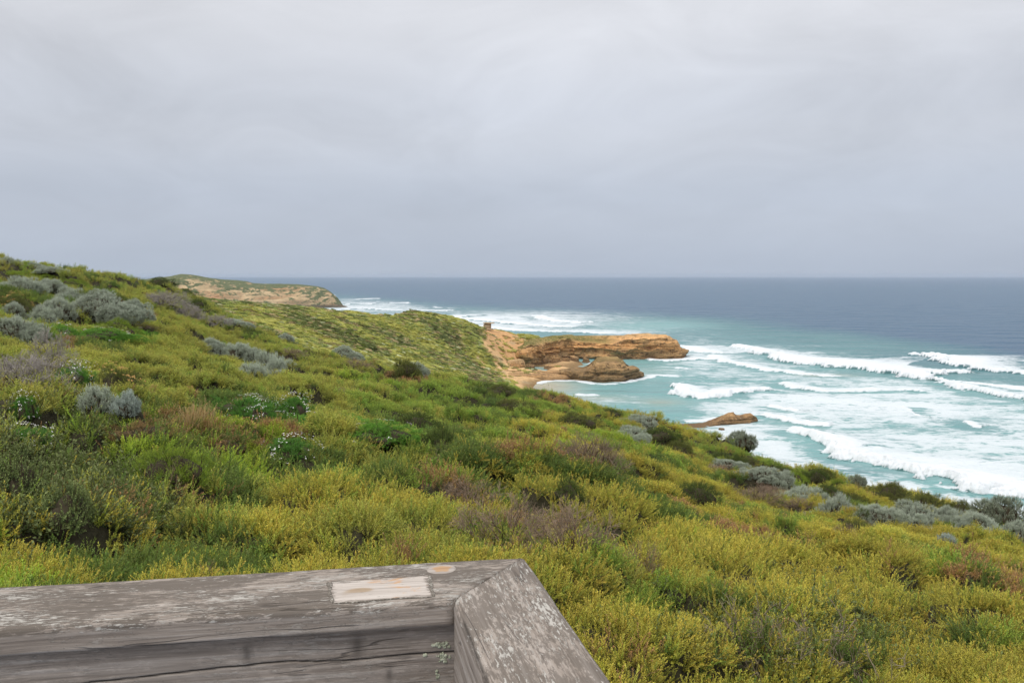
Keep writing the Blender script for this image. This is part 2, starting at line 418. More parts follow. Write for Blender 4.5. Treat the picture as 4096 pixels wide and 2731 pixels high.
# ------------------------------------------------------------------ sea
def sea_pt(x, y):
    u, t = ray(x, y); Y = CAMZ / t
    return np.stack([u * Y, Y], -1)
def z3(pts): return [(2600 + a / 1.425, 1100 + b / 1.425) for a, b in pts]
def z2(pts): return [(1300 + a / 1.47, 1000 + b / 1.47) for a, b in pts]

tt = np.concatenate([np.linspace(0.62, 0.30, 60)[:-1], np.linspace(0.30, 0.0225, 560), np.geomspace(0.0225, 0.0018, 80)[1:]])
su = np.concatenate([np.linspace(-1.7, -0.58, 40)[:-1], np.linspace(-0.58, 0.58, 760), np.linspace(0.58, 1.7, 40)[1:]])
SU, ST = np.meshgrid(su, tt)
SY = CAMZ / ST; SX = SU * SY
SPX, SPY = to_px(SX, SY, np.zeros_like(SX))

def poly_dist(P, X, Y):
    """signed distance to an open polyline (positive on its far, seaward side), position along it 0..1"""
    P = np.asarray(P); best = np.full(X.shape, 1e9); sgn = np.ones(X.shape); pos = np.zeros(X.shape)
    L = np.concatenate([[0], np.cumsum(np.hypot(*np.diff(P, axis=0).T))])
    for i in range(len(P) - 1):
        a, b = P[i], P[i + 1]; d = b - a; l2 = (d ** 2).sum()
        k = np.clip(((X - a[0]) * d[0] + (Y - a[1]) * d[1]) / l2, 0, 1)
        qx = a[0] + k * d[0]; qy = a[1] + k * d[1]
        dd = np.hypot(X - qx, Y - qy)
        cr = d[0] * (Y - a[1]) - d[1] * (X - a[0])
        nb = dd < best
        best = np.where(nb, dd, best); sgn = np.where(nb, np.sign(cr), sgn); pos = np.where(nb, (L[i] + k * np.sqrt(l2)) / L[-1], pos)
    return best * sgn, pos

foam = np.zeros(SX.shape); lift = np.zeros(SX.shape)
# swell
dirx, diry = 0.42, 0.907           # crests run along (diry,-dirx); waves travel towards the shore
ph = (SX * dirx + SY * diry)
wob = 14 * (fbm2(SX / 120, SY / 120, 201, 3) - 0.5)
lod = sstep(4000, 900, SY)
lift += lod * 0.35 * np.sin((ph + wob * 2) / 52 * 2 * math.pi) * (0.4 + fbm2(SX / 90, SY / 90, 207, 2))
lift += sstep(900, 350, SY) * 0.5 * (fbm2((SX * diry - SY * dirx) / 26, ph / 8, 211, 4) - 0.5)
# breakers: front (shoreward) line, crest height, foam depth behind the front
trough = np.zeros(SX.shape)
def breaker(front, h, depth, tail=0.5, left_to_right=True, strength=1.0):
    global trough
    P = np.array([sea_pt(x, y) for x, y in front])
    if P[0, 0] > P[-1, 0]: P = P[::-1]
    s, p = poly_dist(P, SX, SY)
    if isinstance(depth, tuple): depth = depth[0] + (depth[1] - depth[0]) * sstep(0.0, 1.0, p)
    rag = (fbm2(SX / 5, SY / 6, 301, 5, 0.6) - 0.5) * 14 + (fbm2(SX / 30, SY / 30, 305, 3) - 0.5) * 14
    s = s + rag * np.clip(depth / 26, 0.25, 1.2)
    end = sstep(0.0, 0.05, p) * sstep(1.0, 0.94, p)
    hh = h * end * (0.6 + 0.8 * fbm2(p * 14, p * 0 + h, 309, 3))
    prof = sstep(-1.2, 2.2, s) * np.exp(-np.clip(s - 2.2, 0, None) / (4.0 + 2.5 * h))
    fm = sstep(-1.6, 0.2, s) * (sstep(depth * 1.35, depth * 0.55, s))
    tl = np.minimum(sstep(-2, 2, s) * np.exp(-np.clip(s, 0, None) / (depth * 1.6 + 1e-6)) * tail, 0.55)
    trough = np.maximum(trough, end * sstep(-6 - 5 * h, -2, s) * sstep(1, -1, s) * min(1, h))
    fm = fm * (0.80 + 0.20 * sstep(depth * 0.45, 0, s))
    fm = fm * (1 - 0.42 * sstep(0.25, 0.8, s / depth) * (0.5 + fbm2(SX / 16, SY / 30, 317, 3)))
    return hh * prof, np.maximum(fm * strength, tl) * np.maximum(end, 0.0)
BR = [
    # main outer breaker, two lobes
    (z3([(440, 400), (600, 445), (780, 490), (940, 505), (1100, 535), (1250, 553), (1400, 572), (1560, 592), (1680, 570), (1780, 560), (1900, 556)]), 2.4, (18, 165), 0.6, 1),
    (z3([(1480, 452), (1640, 480), (1750, 514), (1850, 532), (1950, 548), (2132, 568), (2500, 612)]), 2.0, (60, 14), 0.5, 1),
    (z3([(300, 455), (430, 500), (540, 528), (700, 547), (900, 572), (1000, 582), (1170, 586)]), 0.7, 20, 0.6, 0.9),
    (z3([(92, 628), (180, 682), (300, 699), (420, 690), (560, 672), (760, 662)]), 1.6, (22, 30), 0.6, 1),
    (z3([(740, 612), (860, 648), (1000, 662), (1150, 660), (1350, 655), (1600, 660)]), 1.1, 12, 0.8, 0.85),
    (z3([(1640, 612), (1780, 655), (1900, 678), (2132, 710), (2500, 770)]), 1.5, (14, 50), 0.7, 0.95),
    (z3([(760, 880), (850, 915), (960, 948), (1060, 985), (1150, 1020), (1260, 1050), (1370, 1082), (1480, 1110), (1600, 1142), (1700, 1172), (1800, 1205), (1960, 1245), (2132, 1284), (2500, 1380)]), 1.7, (8, 60), 1.0, 1),
    (z3([(645, 748), (740, 772), (850, 790)]), 0.8, 6, 0.8, 0.95),
    (z3([(610, 795), (700, 812), (780, 830), (900, 850), (1050, 858)]), 0.9, 12, 1.0, 0.95),
    (z3([(1440, 748), (1500, 782), (1560, 808), (1610, 810)]), 0.7, 4, 0.4, 0.95),
    (z3([(1785, 838), (1850, 868), (1900, 872)]), 0.6, 4, 0.3, 0.95),
    (z3([(1630, 1200), (1700, 1222), (1760, 1215)]), 0.2, 2, 0.3, 0.6),
    # beyond the bunker hill
    (z2([(1190, 388), (1260, 412), (1350, 424), (1500, 430), (1620, 428)]), 2.4, 34, 1.2, 1),
    (z2([(700, 395), (850, 408), (1000, 425), (1150, 440), (1300, 450), (1500, 455)]), 0.9, 50, 1.6, 1),
    (z2([(820, 445), (1000, 466), (1200, 478), (1450, 482), (1650, 500)]), 0.9, 40, 1.4, 0.95),
    (z2([(70, 293), (200, 292), (350, 284)]), 1.6, 46, 0.6, 1),
    (z2([(-40, 268), (40, 266), (120, 263)]), 1.2, 40, 0.4, 0.9),
    (z2([(120, 320), (250, 318), (320, 312)]), 1.4, 40, 0.8, 1),
    (z2([(360, 311), (450, 313), (530, 308)]), 1.4, 32, 0.4, 1),
    (z2([(605, 334), (640, 338), (672, 336)]), 1.2, 24, 0.3, 1),
    (z2([(700, 340), (712, 341), (720, 339)]), 0.6, 20, 0.2, 1),
    (z2([(30, 352), (200, 345), (400, 356), (560, 356), (700, 360), (800, 352)]), 1.2, 46, 1.2, 0.9),
    (z2([(60, 385), (200, 382), (400, 392), (620, 395), (780, 395), (950, 380)]), 1.0, 46, 1.2, 0.95),
    # round the promontory tip and in the cove
    (z2([(1860, 640), (1920, 652), (2000, 655), (2100, 648), (2200, 640), (2352, 650)]), 0.8, 22, 1.4, 0.95),
    (z2([(2020, 560), (2120, 590), (2200, 600), (2352, 612)]), 1.0, 40, 1.4, 0.95),
    (z2([(1520, 668), (1560, 672), (1580, 690)]), 0.5, 6, 0.3, 0.9),
    (z2([(1180, 782), (1260, 790), (1350, 775), (1480, 775), (1560, 795), (1660, 798), (1760, 790)]), 0.3, 7, 0.6, 0.85),
    (z2([(1460, 845), (1520, 855), (1620, 848)]), 0.4, 6, 0.4, 0.8),
    (z2([(1760, 790), (1860, 762), (1960, 745), (2100, 748)]), 0.4, 9, 0.9, 0.8),
    (z2([(2050, 690), (2075, 695), (2100, 690)]), 0.5, 4, 0.2, 0.9),
    (z2([(2110, 696), (2125, 698), (2140, 694)]), 0.5, 4, 0.2, 0.9),
    (z3([(190, 838), (260, 832), (340, 822), (420, 812)]), 0.3, 7, 0.8, 0.85),
]
for fr, h, dp, tl, st in BR:
    l_, f_ = breaker(fr, h, dp, tl * 0.62, True, st)
    lift += l_; foam = np.maximum(foam, f_)
# lace of spent foam over the surf zone
def sblob(x, y, rx, ry, a):
    return a * np.exp(-(((SPX - x) / rx) ** 2 + ((SPY - y) / ry) ** 2))
lace = (sblob(3300, 1630, 420, 60, .60) + sblob(3150, 1640, 200, 35, .2) + sblob(3500, 1560, 500, 40, .5) + sblob(3900, 1780, 420, 90, .50) + sblob(3600, 1850, 420, 60, .45) + sblob(2980, 1740, 190, 50, .55) + sblob(3150, 1850, 200, 40, .30)
        + sblob(3950, 1950, 350, 80, .55) + sblob(3000, 1450, 300, 40, .35) + sblob(2800, 1400, 120, 50, .55) + sblob(2700, 1480, 120, 40, .25) + sblob(3900, 1540, 300, 40, .2) + sblob(2100, 1275, 420, 30, .9) + sblob(1950, 1290, 260, 26, .8) + sblob(1450, 1226, 220, 18, .6) + sblob(2500, 1335, 180, 22, .45)
        + sblob(2600, 1600, 300, 40, .16) + sblob(3500, 1720, 200, 25, -.15) + sblob(3850, 1690, 130, 25, -.25) + sblob(3150, 1790, 100, 30, .2) + sblob(2250, 1600, 250, 25, .2) + sblob(1500, 1235, 250, 14, .4) + sblob(1420, 1215, 150, 25, .3))
lace += 0.34 * sstep(2750, 3000, SPX) * sstep(1505, 1560, SPY - 0.06 * (SPX - 2750)) + 0.25 * sstep(2700, 2850, SPX) * sstep(1390, 1420, SPY - 0.12 * (SPX - 2750)); lace += sblob(3250, 1905, 330, 42, -.55) + sblob(3880, 1690, 170, 26, -.4) + sblob(2750, 1600, 130, 40, -.3) + sblob(3550, 1480, 170, 10, -.3) + sblob(3700, 2010, 300, 40, -.3); lace = np.clip(lace, 0, 9); lace = 0.66 * (1 - np.exp(-lace * 2.0)); lace *= 0.55 + 0.9 * fbm2((SX * diry - SY * dirx) / 45, ph / 18, 401, 4)
lace *= 1 - 0.85 * trough
foam = np.clip(np.maximum(foam, np.clip(lace, 0, 0.9)), 0, 1)
# depth tint: 0 open sea, 0.4 teal, 0.75 milky turquoise, 1 sandy shallows
bx = [0, 1300, 1800, 2300, 2600, 3000, 3300, 3700, 4096, 6000]; by = [1172, 1180, 1222, 1250, 1262, 1295, 1325, 1372, 1420, 1600]
yb = np.interp(SPX, bx, by) + 10 * (fbm2(SX / 60, SY / 60, 411, 3) - 0.5) * 2
shal = 0.46 * sstep(-26, 34, SPY - yb) + 0.26 * sstep(40, 190, SPY - yb)
shal += sblob(2750, 1290, 260, 24, .26) + sblob(2550, 1310, 200, 22, .2) + sblob(2300, 1500, 220, 26, .25) + sblob(2100, 1560, 200, 25, .35) + sblob(2300, 1610, 180, 30, .28) + sblob(2600, 1480, 120, 30, .1) + sblob(3450, 1690, 500, 60, .06)
shal -= sblob(3250, 1900, 300, 50, .22) + sblob(3900, 2080, 500, 50, .22) + sblob(3900, 1700, 160, 30, .1) + sblob(3850, 1440, 400, 30, .15)
shal += 0.16 * (fbm2(SX / 30, SY / 44, 421, 4) - 0.5) * sstep(0, 60, SPY - yb)
sandy = sblob(2180, 1545, 120, 22, .9) + sblob(2640, 1610, 90, 18, .4) + sblob(2230, 1465, 90, 12, .9) + sblob(3300, 1500, 110, 7, .55) + sblob(2360, 1590, 180, 14, .3) + sblob(3050, 1850, 120, 18, .25)

m = NT('sea_water')
co = m.coord('Object')
fa = m.attr('foam'); sh = m.attr('shal'); sn = m.attr('sandy')
# foam lace: stretched along the crests
rotz = math.atan2(-0.42, 0.907)
v1 = m.mapping(co, (0.10, 0.17, 1), (0, 0, rotz))
v2 = m.mapping(co, (0.42, 0.62, 1), (0, 0, rotz))
na = m.noise(v1, 1.0, 6, 0.62, 0.8); nb = m.noise(v2, 1.0, 5, 0.68, 1.0)
nmix = m.math('ADD', 0.5, m.math('MULTIPLY', m.math('SUBTRACT', m.math('ADD', m.math('MULTIPLY', na, 0.55), m.math('MULTIPLY', nb, 0.45)), 0.5), 1.5))
thr = m.math('SUBTRACT', 0.66, m.math('MULTIPLY', fa, 0.53))
fmask = m.math('MULTIPLY', m.rng(m.math('SUBTRACT', nmix, thr), -0.04, 0.16), m.rng(fa, 0.15, 0.95, 0.50, 1.0, False))
# sparse whitecaps out at sea
v3 = m.mapping(co, (0.012, 0.05, 1), (0, 0, rotz)); nw = m.noise(v3, 1.0, 5, 0.65, 0.4)
wc = m.rng(nw, 0.69, 0.76, 0, 0.8)
fmask = m.math('MAXIMUM', fmask, wc)
ncol = m.noise(m.mapping(co, (0.02, 0.05, 1), (0, 0, rotz)), 1.0, 5, 0.6)
wcol = m.ramp(m.math('ADD', sh, m.math('MULTIPLY', m.math('SUBTRACT', ncol, 0.5), 0.10)),
              [(0.0, (0.036, 0.096, 0.168)), (0.16, (0.042, 0.128, 0.178)), (0.45, (0.070, 0.185, 0.205)), (0.75, (0.16, 0.33, 0.33)), (1.0, (0.28, 0.38, 0.35))])
wcol = m.mix(sn, wcol, (0.40, 0.35, 0.24))
chop = m.noise(m.mapping(co, (0.16, 0.36, 1), (0, 0, rotz)), 1.0, 6, 0.65)
chop2 = m.noise(m.mapping(co, (0.02, 0.07, 1), (0, 0, rotz)), 1.0, 4, 0.55)
hgt = m.math('ADD', m.math('MULTIPLY', chop, 1.0), m.math('MULTIPLY', chop2, 9.0))
wb = m.bump(hgt, 0.9, 1.0)
water = m.principled(wcol, 0.32, 0.26, wb, IOR=1.33)
fcol = m.mix(m.noise(v2, 3.0, 4, 0.6), (0.66, 0.70, 0.73), (0.80, 0.82, 0.84))
fb = m.bump(nb, 0.7, 0.8)
fsh = m.principled(fcol, 0.9, 0.1, fb)
mx = m.n('ShaderNodeMixShader'); m.set(mx, 0, fmask); m.set(mx, 1, water); m.set(mx, 2, fsh)
M_sea = m.done(mx)
# churned foam stands a little proud of the water
lift += sstep(0.55, 0.95, foam) * 0.9 * (fbm2(SX / 3.2, SY / 3.2, 431, 3) - 0.35) * sstep(800, 300, SY)
V = np.stack([SX, SY, lift], -1).reshape(-1, 3)
sea = link('sea', mesh_from('sea', V, grid_faces(len(tt), len(su)), True, {'foam': foam.ravel(), 'shal': np.clip(shal, 0, 1).ravel(), 'sandy': np.clip(sandy, 0, 1).ravel()}, [M_sea]))
tag(sea, 'grey blue ocean with white surf near the shore', 'sea', kind='structure')
print('sea', round(time.time() - T0, 1))

# ------------------------------------------------------------------ rocks
def rock_material(name, lo, mid, hi, dark, zlo, zhi, green=None):
    m = NT(name); co = m.coord('Object')
    sp = m.n('ShaderNodeSeparateXYZ'); m.set(sp, 0, co)
    warp = m.noise(co, 0.07, 4, 0.6)
    zz = m.math('ADD', sp.outputs[2], m.math('MULTIPLY', m.math('SUBTRACT', warp, 0.5), 7.0))
    strat = m.n('ShaderNodeCombineXYZ'); m.set(strat, 2, zz); 
    st = m.noise(m.mapping(co, (0.03, 0.03, 0.9)), 1.0, 5, 0.6, 0.3)
    n = m.noise(co, 0.35, 7, 0.66); n2 = m.noise(co, 1.6, 5, 0.7)
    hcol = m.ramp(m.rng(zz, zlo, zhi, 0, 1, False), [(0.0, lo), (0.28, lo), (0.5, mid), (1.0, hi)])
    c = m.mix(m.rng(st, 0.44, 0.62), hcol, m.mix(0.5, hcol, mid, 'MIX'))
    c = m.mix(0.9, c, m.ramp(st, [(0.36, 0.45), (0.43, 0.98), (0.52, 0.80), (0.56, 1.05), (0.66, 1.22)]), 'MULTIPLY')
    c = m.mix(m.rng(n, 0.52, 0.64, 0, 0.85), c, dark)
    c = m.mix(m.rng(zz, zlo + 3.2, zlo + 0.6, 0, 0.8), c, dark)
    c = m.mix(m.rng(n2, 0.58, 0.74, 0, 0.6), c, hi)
    n3 = m.noise(m.mapping(co, (0.9, 0.9, 1.8)), 1.0, 6, 0.75, 0.6)
    c = m.mix(m.rng(m.math('ABSOLUTE', m.math('SUBTRACT', n3, 0.5)), 0.035, 0.0, 0, 0.75), c, m.mix(0.6, dark, (0.03, 0.024, 0.016)))
    if green is not None:
        g = m.attr('veg'); c = m.mix(m.math('MULTIPLY', g, m.rng(n2, 0.3, 0.55)), c, green)
    b = m.bump(m.math('ADD', m.math('MULTIPLY', n, 2.0), m.math('ADD', m.math('MULTIPLY', n2, 0.7), m.math('MULTIPLY', st, 1.5))), 1.0, 0.9)
    return m.done(m.principled(c, 0.9, 0.12, b))
SANDR = lin(216, 166, 106); ORNG = lin(200, 128, 66); OCHR = lin(196, 150, 92); DKR = lin(112, 88, 62); GRYR = lin(150, 124, 90)
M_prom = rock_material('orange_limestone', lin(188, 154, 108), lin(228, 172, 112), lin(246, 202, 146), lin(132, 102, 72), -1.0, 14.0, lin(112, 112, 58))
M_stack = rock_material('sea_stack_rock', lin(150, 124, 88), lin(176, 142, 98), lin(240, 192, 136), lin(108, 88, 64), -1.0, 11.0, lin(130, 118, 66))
M_shelf = rock_material('brown_rock', lin(166, 132, 92), lin(200, 158, 110), lin(226, 188, 138), lin(124, 100, 74), -1.0, 6.0)

def rock_mesh(name, outline, htop, axis, mat, nper=360, levels=44, caps=26, prof=None, rough=1.6, strat=0.9, seed=1, veg=None, zb=-2.5, dome=0.12, oy=0):
    """outline: closed XY ring; htop(x,y) crest height; axis: polyline the cap closes on"""
    O = np.asarray(outline, float); O2 = np.vstack([O, O[:1]])
    L = np.concatenate([[0], np.cumsum(np.hypot(*np.diff(O2, axis=0).T))])
    s = np.linspace(0, L[-1], nper, endpoint=False)
    ring = np.stack([np.interp(s, L, O2[:, 0]), np.interp(s, L, O2[:, 1])], -1)
    for _ in range(3): ring = 0.5 * ring + 0.25 * np.roll(ring, 1, 0) + 0.25 * np.roll(ring, -1, 0)
    tan = np.roll(ring, -1, 0) - np.roll(ring, 1, 0); nor = np.stack([tan[:, 1], -tan[:, 0]], -1); nor /= np.linalg.norm(nor, axis=1)[:, None] + 1e-9
    A = np.asarray(axis, float); best = None
    cen = ring.copy(); bd = np.full(nper, 1e9)
    for i in range(len(A) - 1):
        d = A[i + 1] - A[i]; k = np.clip(((ring - A[i]) @ d) / (d @ d), 0, 1); q = A[i] + k[:, None] * d; dd = np.linalg.norm(ring - q, axis=1)
        nb = dd < bd; cen[nb] = q[nb]; bd = np.minimum(bd, dd)
    rows = []
    for j in range(levels):
        t = j / (levels - 1)
        ins = (prof(t) if prof else 0.10 * t) 
        p = ring + (cen - ring) * (ins[:, None] if np.ndim(ins) else ins)
        hz = htop(p[:, 0], p[:, 1]) * (1 - dome)
        rows.append(np.column_stack([p, zb + (hz - zb) * t]))
    ins1 = prof(1.0) if prof else 0.10
    for j in range(1, caps + 1):
        t = j / caps
        k = ins1 + (0.999 - ins1) * t
        p = ring + (cen - ring) * (k[:, None] if np.ndim(k) else k)
        rows.append(np.column_stack([p, htop(p[:, 0], p[:, 1]) * (1 - dome + dome * math.sin(t * math.pi / 2))]))
    R = np.array(rows); nr = len(R)
    wt_ = np.concatenate([np.ones(levels), np.linspace(1, 0.1, caps)])[:, None]
    X, Y, Z = R[..., 0], R[..., 1], R[..., 2]
    d = (fbm3(X / 7, Y / 7, Z / 4.5, seed, 5, 0.55) - 0.5) * 2.6 * rough + (np.abs(fbm3(X / 16, Y / 16, Z / 9, seed + 20, 3) - 0.5) * -7.5 + 1.0) * rough
    zq = Z + 2.2 * (fbm2(X / 22, Y / 22, seed + 40, 2) - 0.5)
    d += (0.5 - np.abs(fbm3(X / 3.2, Y / 3.2, Z / 2.2, seed + 70, 4, 0.6) - 0.5) * 4) * 0.55 * rough
    d += strat * (noise2(zq * 0.8, X * 0.05, seed + 50) - 0.5) * 2.4 + strat * (noise2(zq * 2.1, X * 0.06 + 9, seed + 51) - 0.5) * 1.1
    R[..., 0] += nor[None, :, 0] * d * wt_; R[..., 1] += nor[None, :, 1] * d * wt_
    R[..., 2] += (fbm3(X / 5, Y / 5, Z / 5 + 3, seed + 60, 4) - 0.5) * 1.3 * rough * np.clip(Z / 3 + 0.3, 0, 1)
    idx = np.arange(nr * nper).reshape(nr, nper); nx = np.roll(idx, -1, 1)
    F = np.stack([idx[:-1], nx[:-1], nx[1:], idx[1:]], -1).reshape(-1, 4)
    hN = nper // 2; li = idx[-1]; k_ = np.arange(hN - 1)
    F = np.vstack([F, np.stack([li[k_], li[k_ + 1], li[nper - 2 - k_], li[nper - 1 - k_]], -1)])    # close the crest
    vg = np.zeros((nr, nper)) if veg is None else veg(R[..., 0], R[..., 1], R[..., 2])
    return mesh_from(name, R.reshape(-1, 3), F, False, {'veg': vg.ravel()}, [mat])

def seaz(x, y, z=0.0):
    u, t = ray(x, y); Y = (CAMZ - z) / t
    return [float(u * Y), float(Y)]
# promontory -----------------------------------------------------
front = [seaz(2085, 1425, 6), seaz(2140, 1432, 4), seaz(2180, 1438, 2), seaz(2225, 1440, 1), seaz(2290, 1437), seaz(2370, 1437), seaz(2430, 1440), seaz(2500, 1438), seaz(2560, 1437), seaz(2620, 1435), seaz(2680, 1433), seaz(2722, 1432), seaz(2740, 1426)]
back = [[p[0] + 1.5, p[1] + dy] for p, dy in zip(front[::-1], [5, 12, 20, 27, 31, 33, 34, 34, 35, 36, 38, 40, 42])]
ptop = [(1960, 1350), (2060, 1350), (2085, 1345), (2110, 1334), (2180, 1332), (2270, 1331), (2320, 1342), (2370, 1346), (2440, 1352), (2480, 1341), (2510, 1331), (2580, 1326), (2640, 1331), (2665, 1331), (2690, 1346), (2705, 1352), (2722, 1375), (2740, 1392), (2748, 1410)]
_px = np.array([a for a, _ in ptop], float); _ph = np.array([CAMZ - float(ray(a, b)[1]) * 550 for a, b in ptop])
def prom_h(X, Y):
    u = X / Y; x = 2048 + u * FPX * 0.998
    return np.interp(x, _px, _ph)
def prom_prof(t):
    return 0.02 + 0.10 * max(0, (0.18 - t) / 0.18) ** 1.0 - 0.04 * math.sin(t * 9) * (t < 0.8) + 0.20 * max(0, t - 0.45) ** 1.2
ax = [[(front[i][0] + back[len(front) - 1 - i][0]) / 2, (front[i][1] + back[len(front) - 1 - i][1]) / 2] for i in range(len(front))]
def prom_veg(X, Y, Z):
    h = prom_h(X, Y); u = 2048 + X / Y * FPX
    return sstep(0.80, 0.97, Z / np.maximum(h, 1)) * sstep(2500, 2380, u) + 0.5 * sstep(0.45, 0.75, fbm2(X / 6, Z / 3, 77, 3)) * sstep(2250, 2100, u)
prom = link('rocky_headland', mesh_from('t', np.zeros((3, 3)), np.array([[0, 1, 2]])))
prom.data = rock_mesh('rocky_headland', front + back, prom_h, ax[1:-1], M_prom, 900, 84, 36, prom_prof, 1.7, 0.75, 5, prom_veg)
tag(prom, 'long orange limestone promontory with layered cliffs jutting into the surf', 'headland')
# sea stack -------------------------------------------------------
def stack_ring(cx, cy, rx, ry, n=28, seed=0, pw=2.4):
    a = np.linspace(0, 2 * math.pi, n, endpoint=False)
    k = 1 + 0.25 * (noise2(np.cos(a) * 1.6 + seed, np.sin(a) * 1.6 + seed, seed) - 0.5)
    ca, sa = np.cos(a), np.sin(a)
    return np.stack([cx + rx * k * np.sign(ca) * np.abs(ca) ** (2 / pw), cy + ry * k * np.sign(sa) * np.abs(sa) ** (2 / pw)], -1)
base_l = seaz(2300, 1512); base_r = seaz(2580, 1500)
st_top = [(2225, 1478), (2300, 1470), (2345, 1470), (2370, 1455), (2388, 1432), (2420, 1427), (2470, 1429), (2492, 1442), (2503, 1455), (2508, 1466), (2535, 1464), (2548, 1470), (2556, 1484), (2580, 1497), (2590, 1510)]
_sx = np.array([a for a, _ in st_top], float); _sh = np.array([CAMZ - float(ray(a, b)[1]) * 424 for a, b in st_top])
def stack_h(X, Y): return np.maximum(np.interp(2048 + X / Y * FPX, _sx, _sh), 0.6)
sring = [seaz(2235, 1518), seaz(2300, 1524), seaz(2370, 1532), seaz(2430, 1535), seaz(2490, 1531), seaz(2530, 1522), seaz(2572, 1510), seaz(2584, 1503)]
sback = [[p[0], p[1] + dy] for p, dy in zip(sring[::-1], [3, 10, 18, 26, 30, 30, 26, 18])]
def stack_prof(t): return 0.02 + 0.07 * max(0, (0.2 - t) / 0.2) + 0.16 * sstep(0.42, 0.58, t) + 0.10 * max(0, t - 0.6) - 0.03 * math.sin(t * 11)
sax = [[(sring[i][0] + sback[7 - i][0]) / 2, (sring[i][1] + sback[7 - i][1]) / 2] for i in range(8)]
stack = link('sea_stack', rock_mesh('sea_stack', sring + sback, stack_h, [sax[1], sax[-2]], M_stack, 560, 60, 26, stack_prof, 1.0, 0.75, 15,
             lambda X, Y, Z: 0.6 * sstep(0.86, 1.0, Z / stack_h(X, Y)) * sstep(6, 8, Z)))
tag(stack, 'small sea stack with an orange cap on a darker base, in front of the promontory', 'rock')
# rock shelf on the beach -----------------------------------------
shr = [seaz(1985, 1512, 2), seaz(2060, 1520, 1.2), seaz(2140, 1524, .8), seaz(2210, 1526, .5), seaz(2290, 1522), seaz(2330, 1508), seaz(2290, 1492), seaz(2200, 1484, 1), seaz(2110, 1480, 2), seaz(2030, 1478, 3), seaz(1980, 1490, 4)]
def shelf_h(X, Y): return 2.0 + 2.4 * (fbm2(X / 9, Y / 9, 88, 4) - 0.35) + 1.6 * sstep(20, -6, X)
shelf = link('rock_shelf', rock_mesh('rock_shelf', shr, shelf_h, [seaz(2010, 1498, 2), seaz(2150, 1503, 1), seaz(2290, 1506)], M_shelf, 420, 14, 34, lambda t: 0.25 * t, 0.7, 0.4, 25, zb=-1.5, dome=0.2))
tag(shelf, 'low brown rock platform lying on the sand between hill and sea stack', 'rock')
bld = link('beach_boulder', rock_mesh('beach_boulder', stack_ring(*seaz(2055, 1457, 3.2), 5.5, 4.0, 24, 3), lambda X, Y: 5.6 + 0.12 * (X - seaz(2055, 1457, 3.2)[0]), [[seaz(2055, 1457, 3.2)[0] - 2, seaz(2055, 1457, 3.2)[1]], [seaz(2055, 1457, 3.2)[0] + 2, seaz(2055, 1457, 3.2)[1]]], M_shelf, 120, 14, 10, lambda t: 0.3 * t, 0.4, 0.3, 35, zb=1.5))
tag(bld, 'brown boulder standing alone on the pale beach sand', 'rock')
flat = link('beach_boulder', rock_mesh('beach_boulder', stack_ring(*seaz(2215, 1470, 0.8), 5.0, 6.0, 24, 8), lambda X, Y: 2.3 + 0 * X, [[seaz(2215, 1470, .8)[0] - 2, seaz(2215, 1470, .8)[1]], [seaz(2215, 1470, .8)[0] + 2, seaz(2215, 1470, .8)[1]]], M_shelf, 120, 12, 10, lambda t: 0.3 * t, 0.4, 0.3, 36, zb=-1))
tag(flat, 'dark flat boulder at the waterline beside the sandy inlet', 'rock')
blk = []
rb = np.random.default_rng(8)
for i, (bx_, by_, br_) in enumerate([(2140, 1446, 1.6), (2168, 1450, 2.2), (2195, 1447, 1.2), (2225, 1449, 2.4), (2262, 1447, 1.8), (2300, 1443, 2.2), (2345, 1443, 1.6), (2118, 1440, 1.2), (2400, 1446, 1.8), (2075, 1492, 1.6), (2020, 1470, 1.8), (2130, 1470, 1.3)]):
    p_ = seaz(bx_, by_, 1.0)
    me_ = rock_mesh('fallen_block', stack_ring(0, 0, br_ * 1.5, br_ * 1.2, 20, i), lambda X, Y: br_ * 1.15 + 0.3 * X, [[-br_ * .4, 0], [br_ * .4, 0]], M_shelf, 60, 10, 8, lambda t: 0.25 * t, 0.30, 0.25, 60 + i, zb=-1.5)
    o = link('fallen_block', me_, None, (p_[0], p_[1], 0.7)); o.rotation_euler = (0, 0, rb.random() * 6)
    tag(o, 'brown limestone block fallen on the sand at the foot of the promontory', 'rock', 'fallen blocks under the promontory')
# near rock --------------------------------------------------------
nr_f = [seaz(2715, 1712), seaz(2790, 1717), seaz(2850, 1708), seaz(2900, 1702), seaz(2950, 1694), seaz(2990, 1686), seaz(3030, 1682)]
nr_b = [[p[0] + 0.4, p[1] + dy] for p, dy in zip(nr_f[::-1], [1.5, 5, 8, 10, 11, 10, 8])]
nrt = [(2700, 1706), (2745, 1703), (2790, 1690), (2830, 1688), (2860, 1677), (2905, 1664), (2920, 1653), (2938, 1651), (2946, 1663), (2958, 1668), (2975, 1671), (2992, 1664), (3008, 1661), (3018, 1672), (3030, 1683)]
_nx = np.array([a for a, _ in nrt], float); _nh = np.array([CAMZ - float(ray(a, b)[1]) * 293 for a, b in nrt])
def near_h(X, Y): return np.maximum(np.interp(2048 + X / Y * FPX, _nx, _nh), 0.3)
nax = [[(nr_f[i][0] + nr_b[6 - i][0]) / 2, (nr_f[i][1] + nr_b[6 - i][1]) / 2] for i in range(7)]
nrk = link('shore_rock', rock_mesh('shore_rock', nr_f + nr_b, near_h, [nax[1], nax[-2]], M_shelf, 420, 34, 28, lambda t: 0.02 + 0.30 * t, 0.75, 0.55, 45, zb=-1.2))
tag(nrk, 'long low brown rock washed by foam just off the near slope', 'rock')
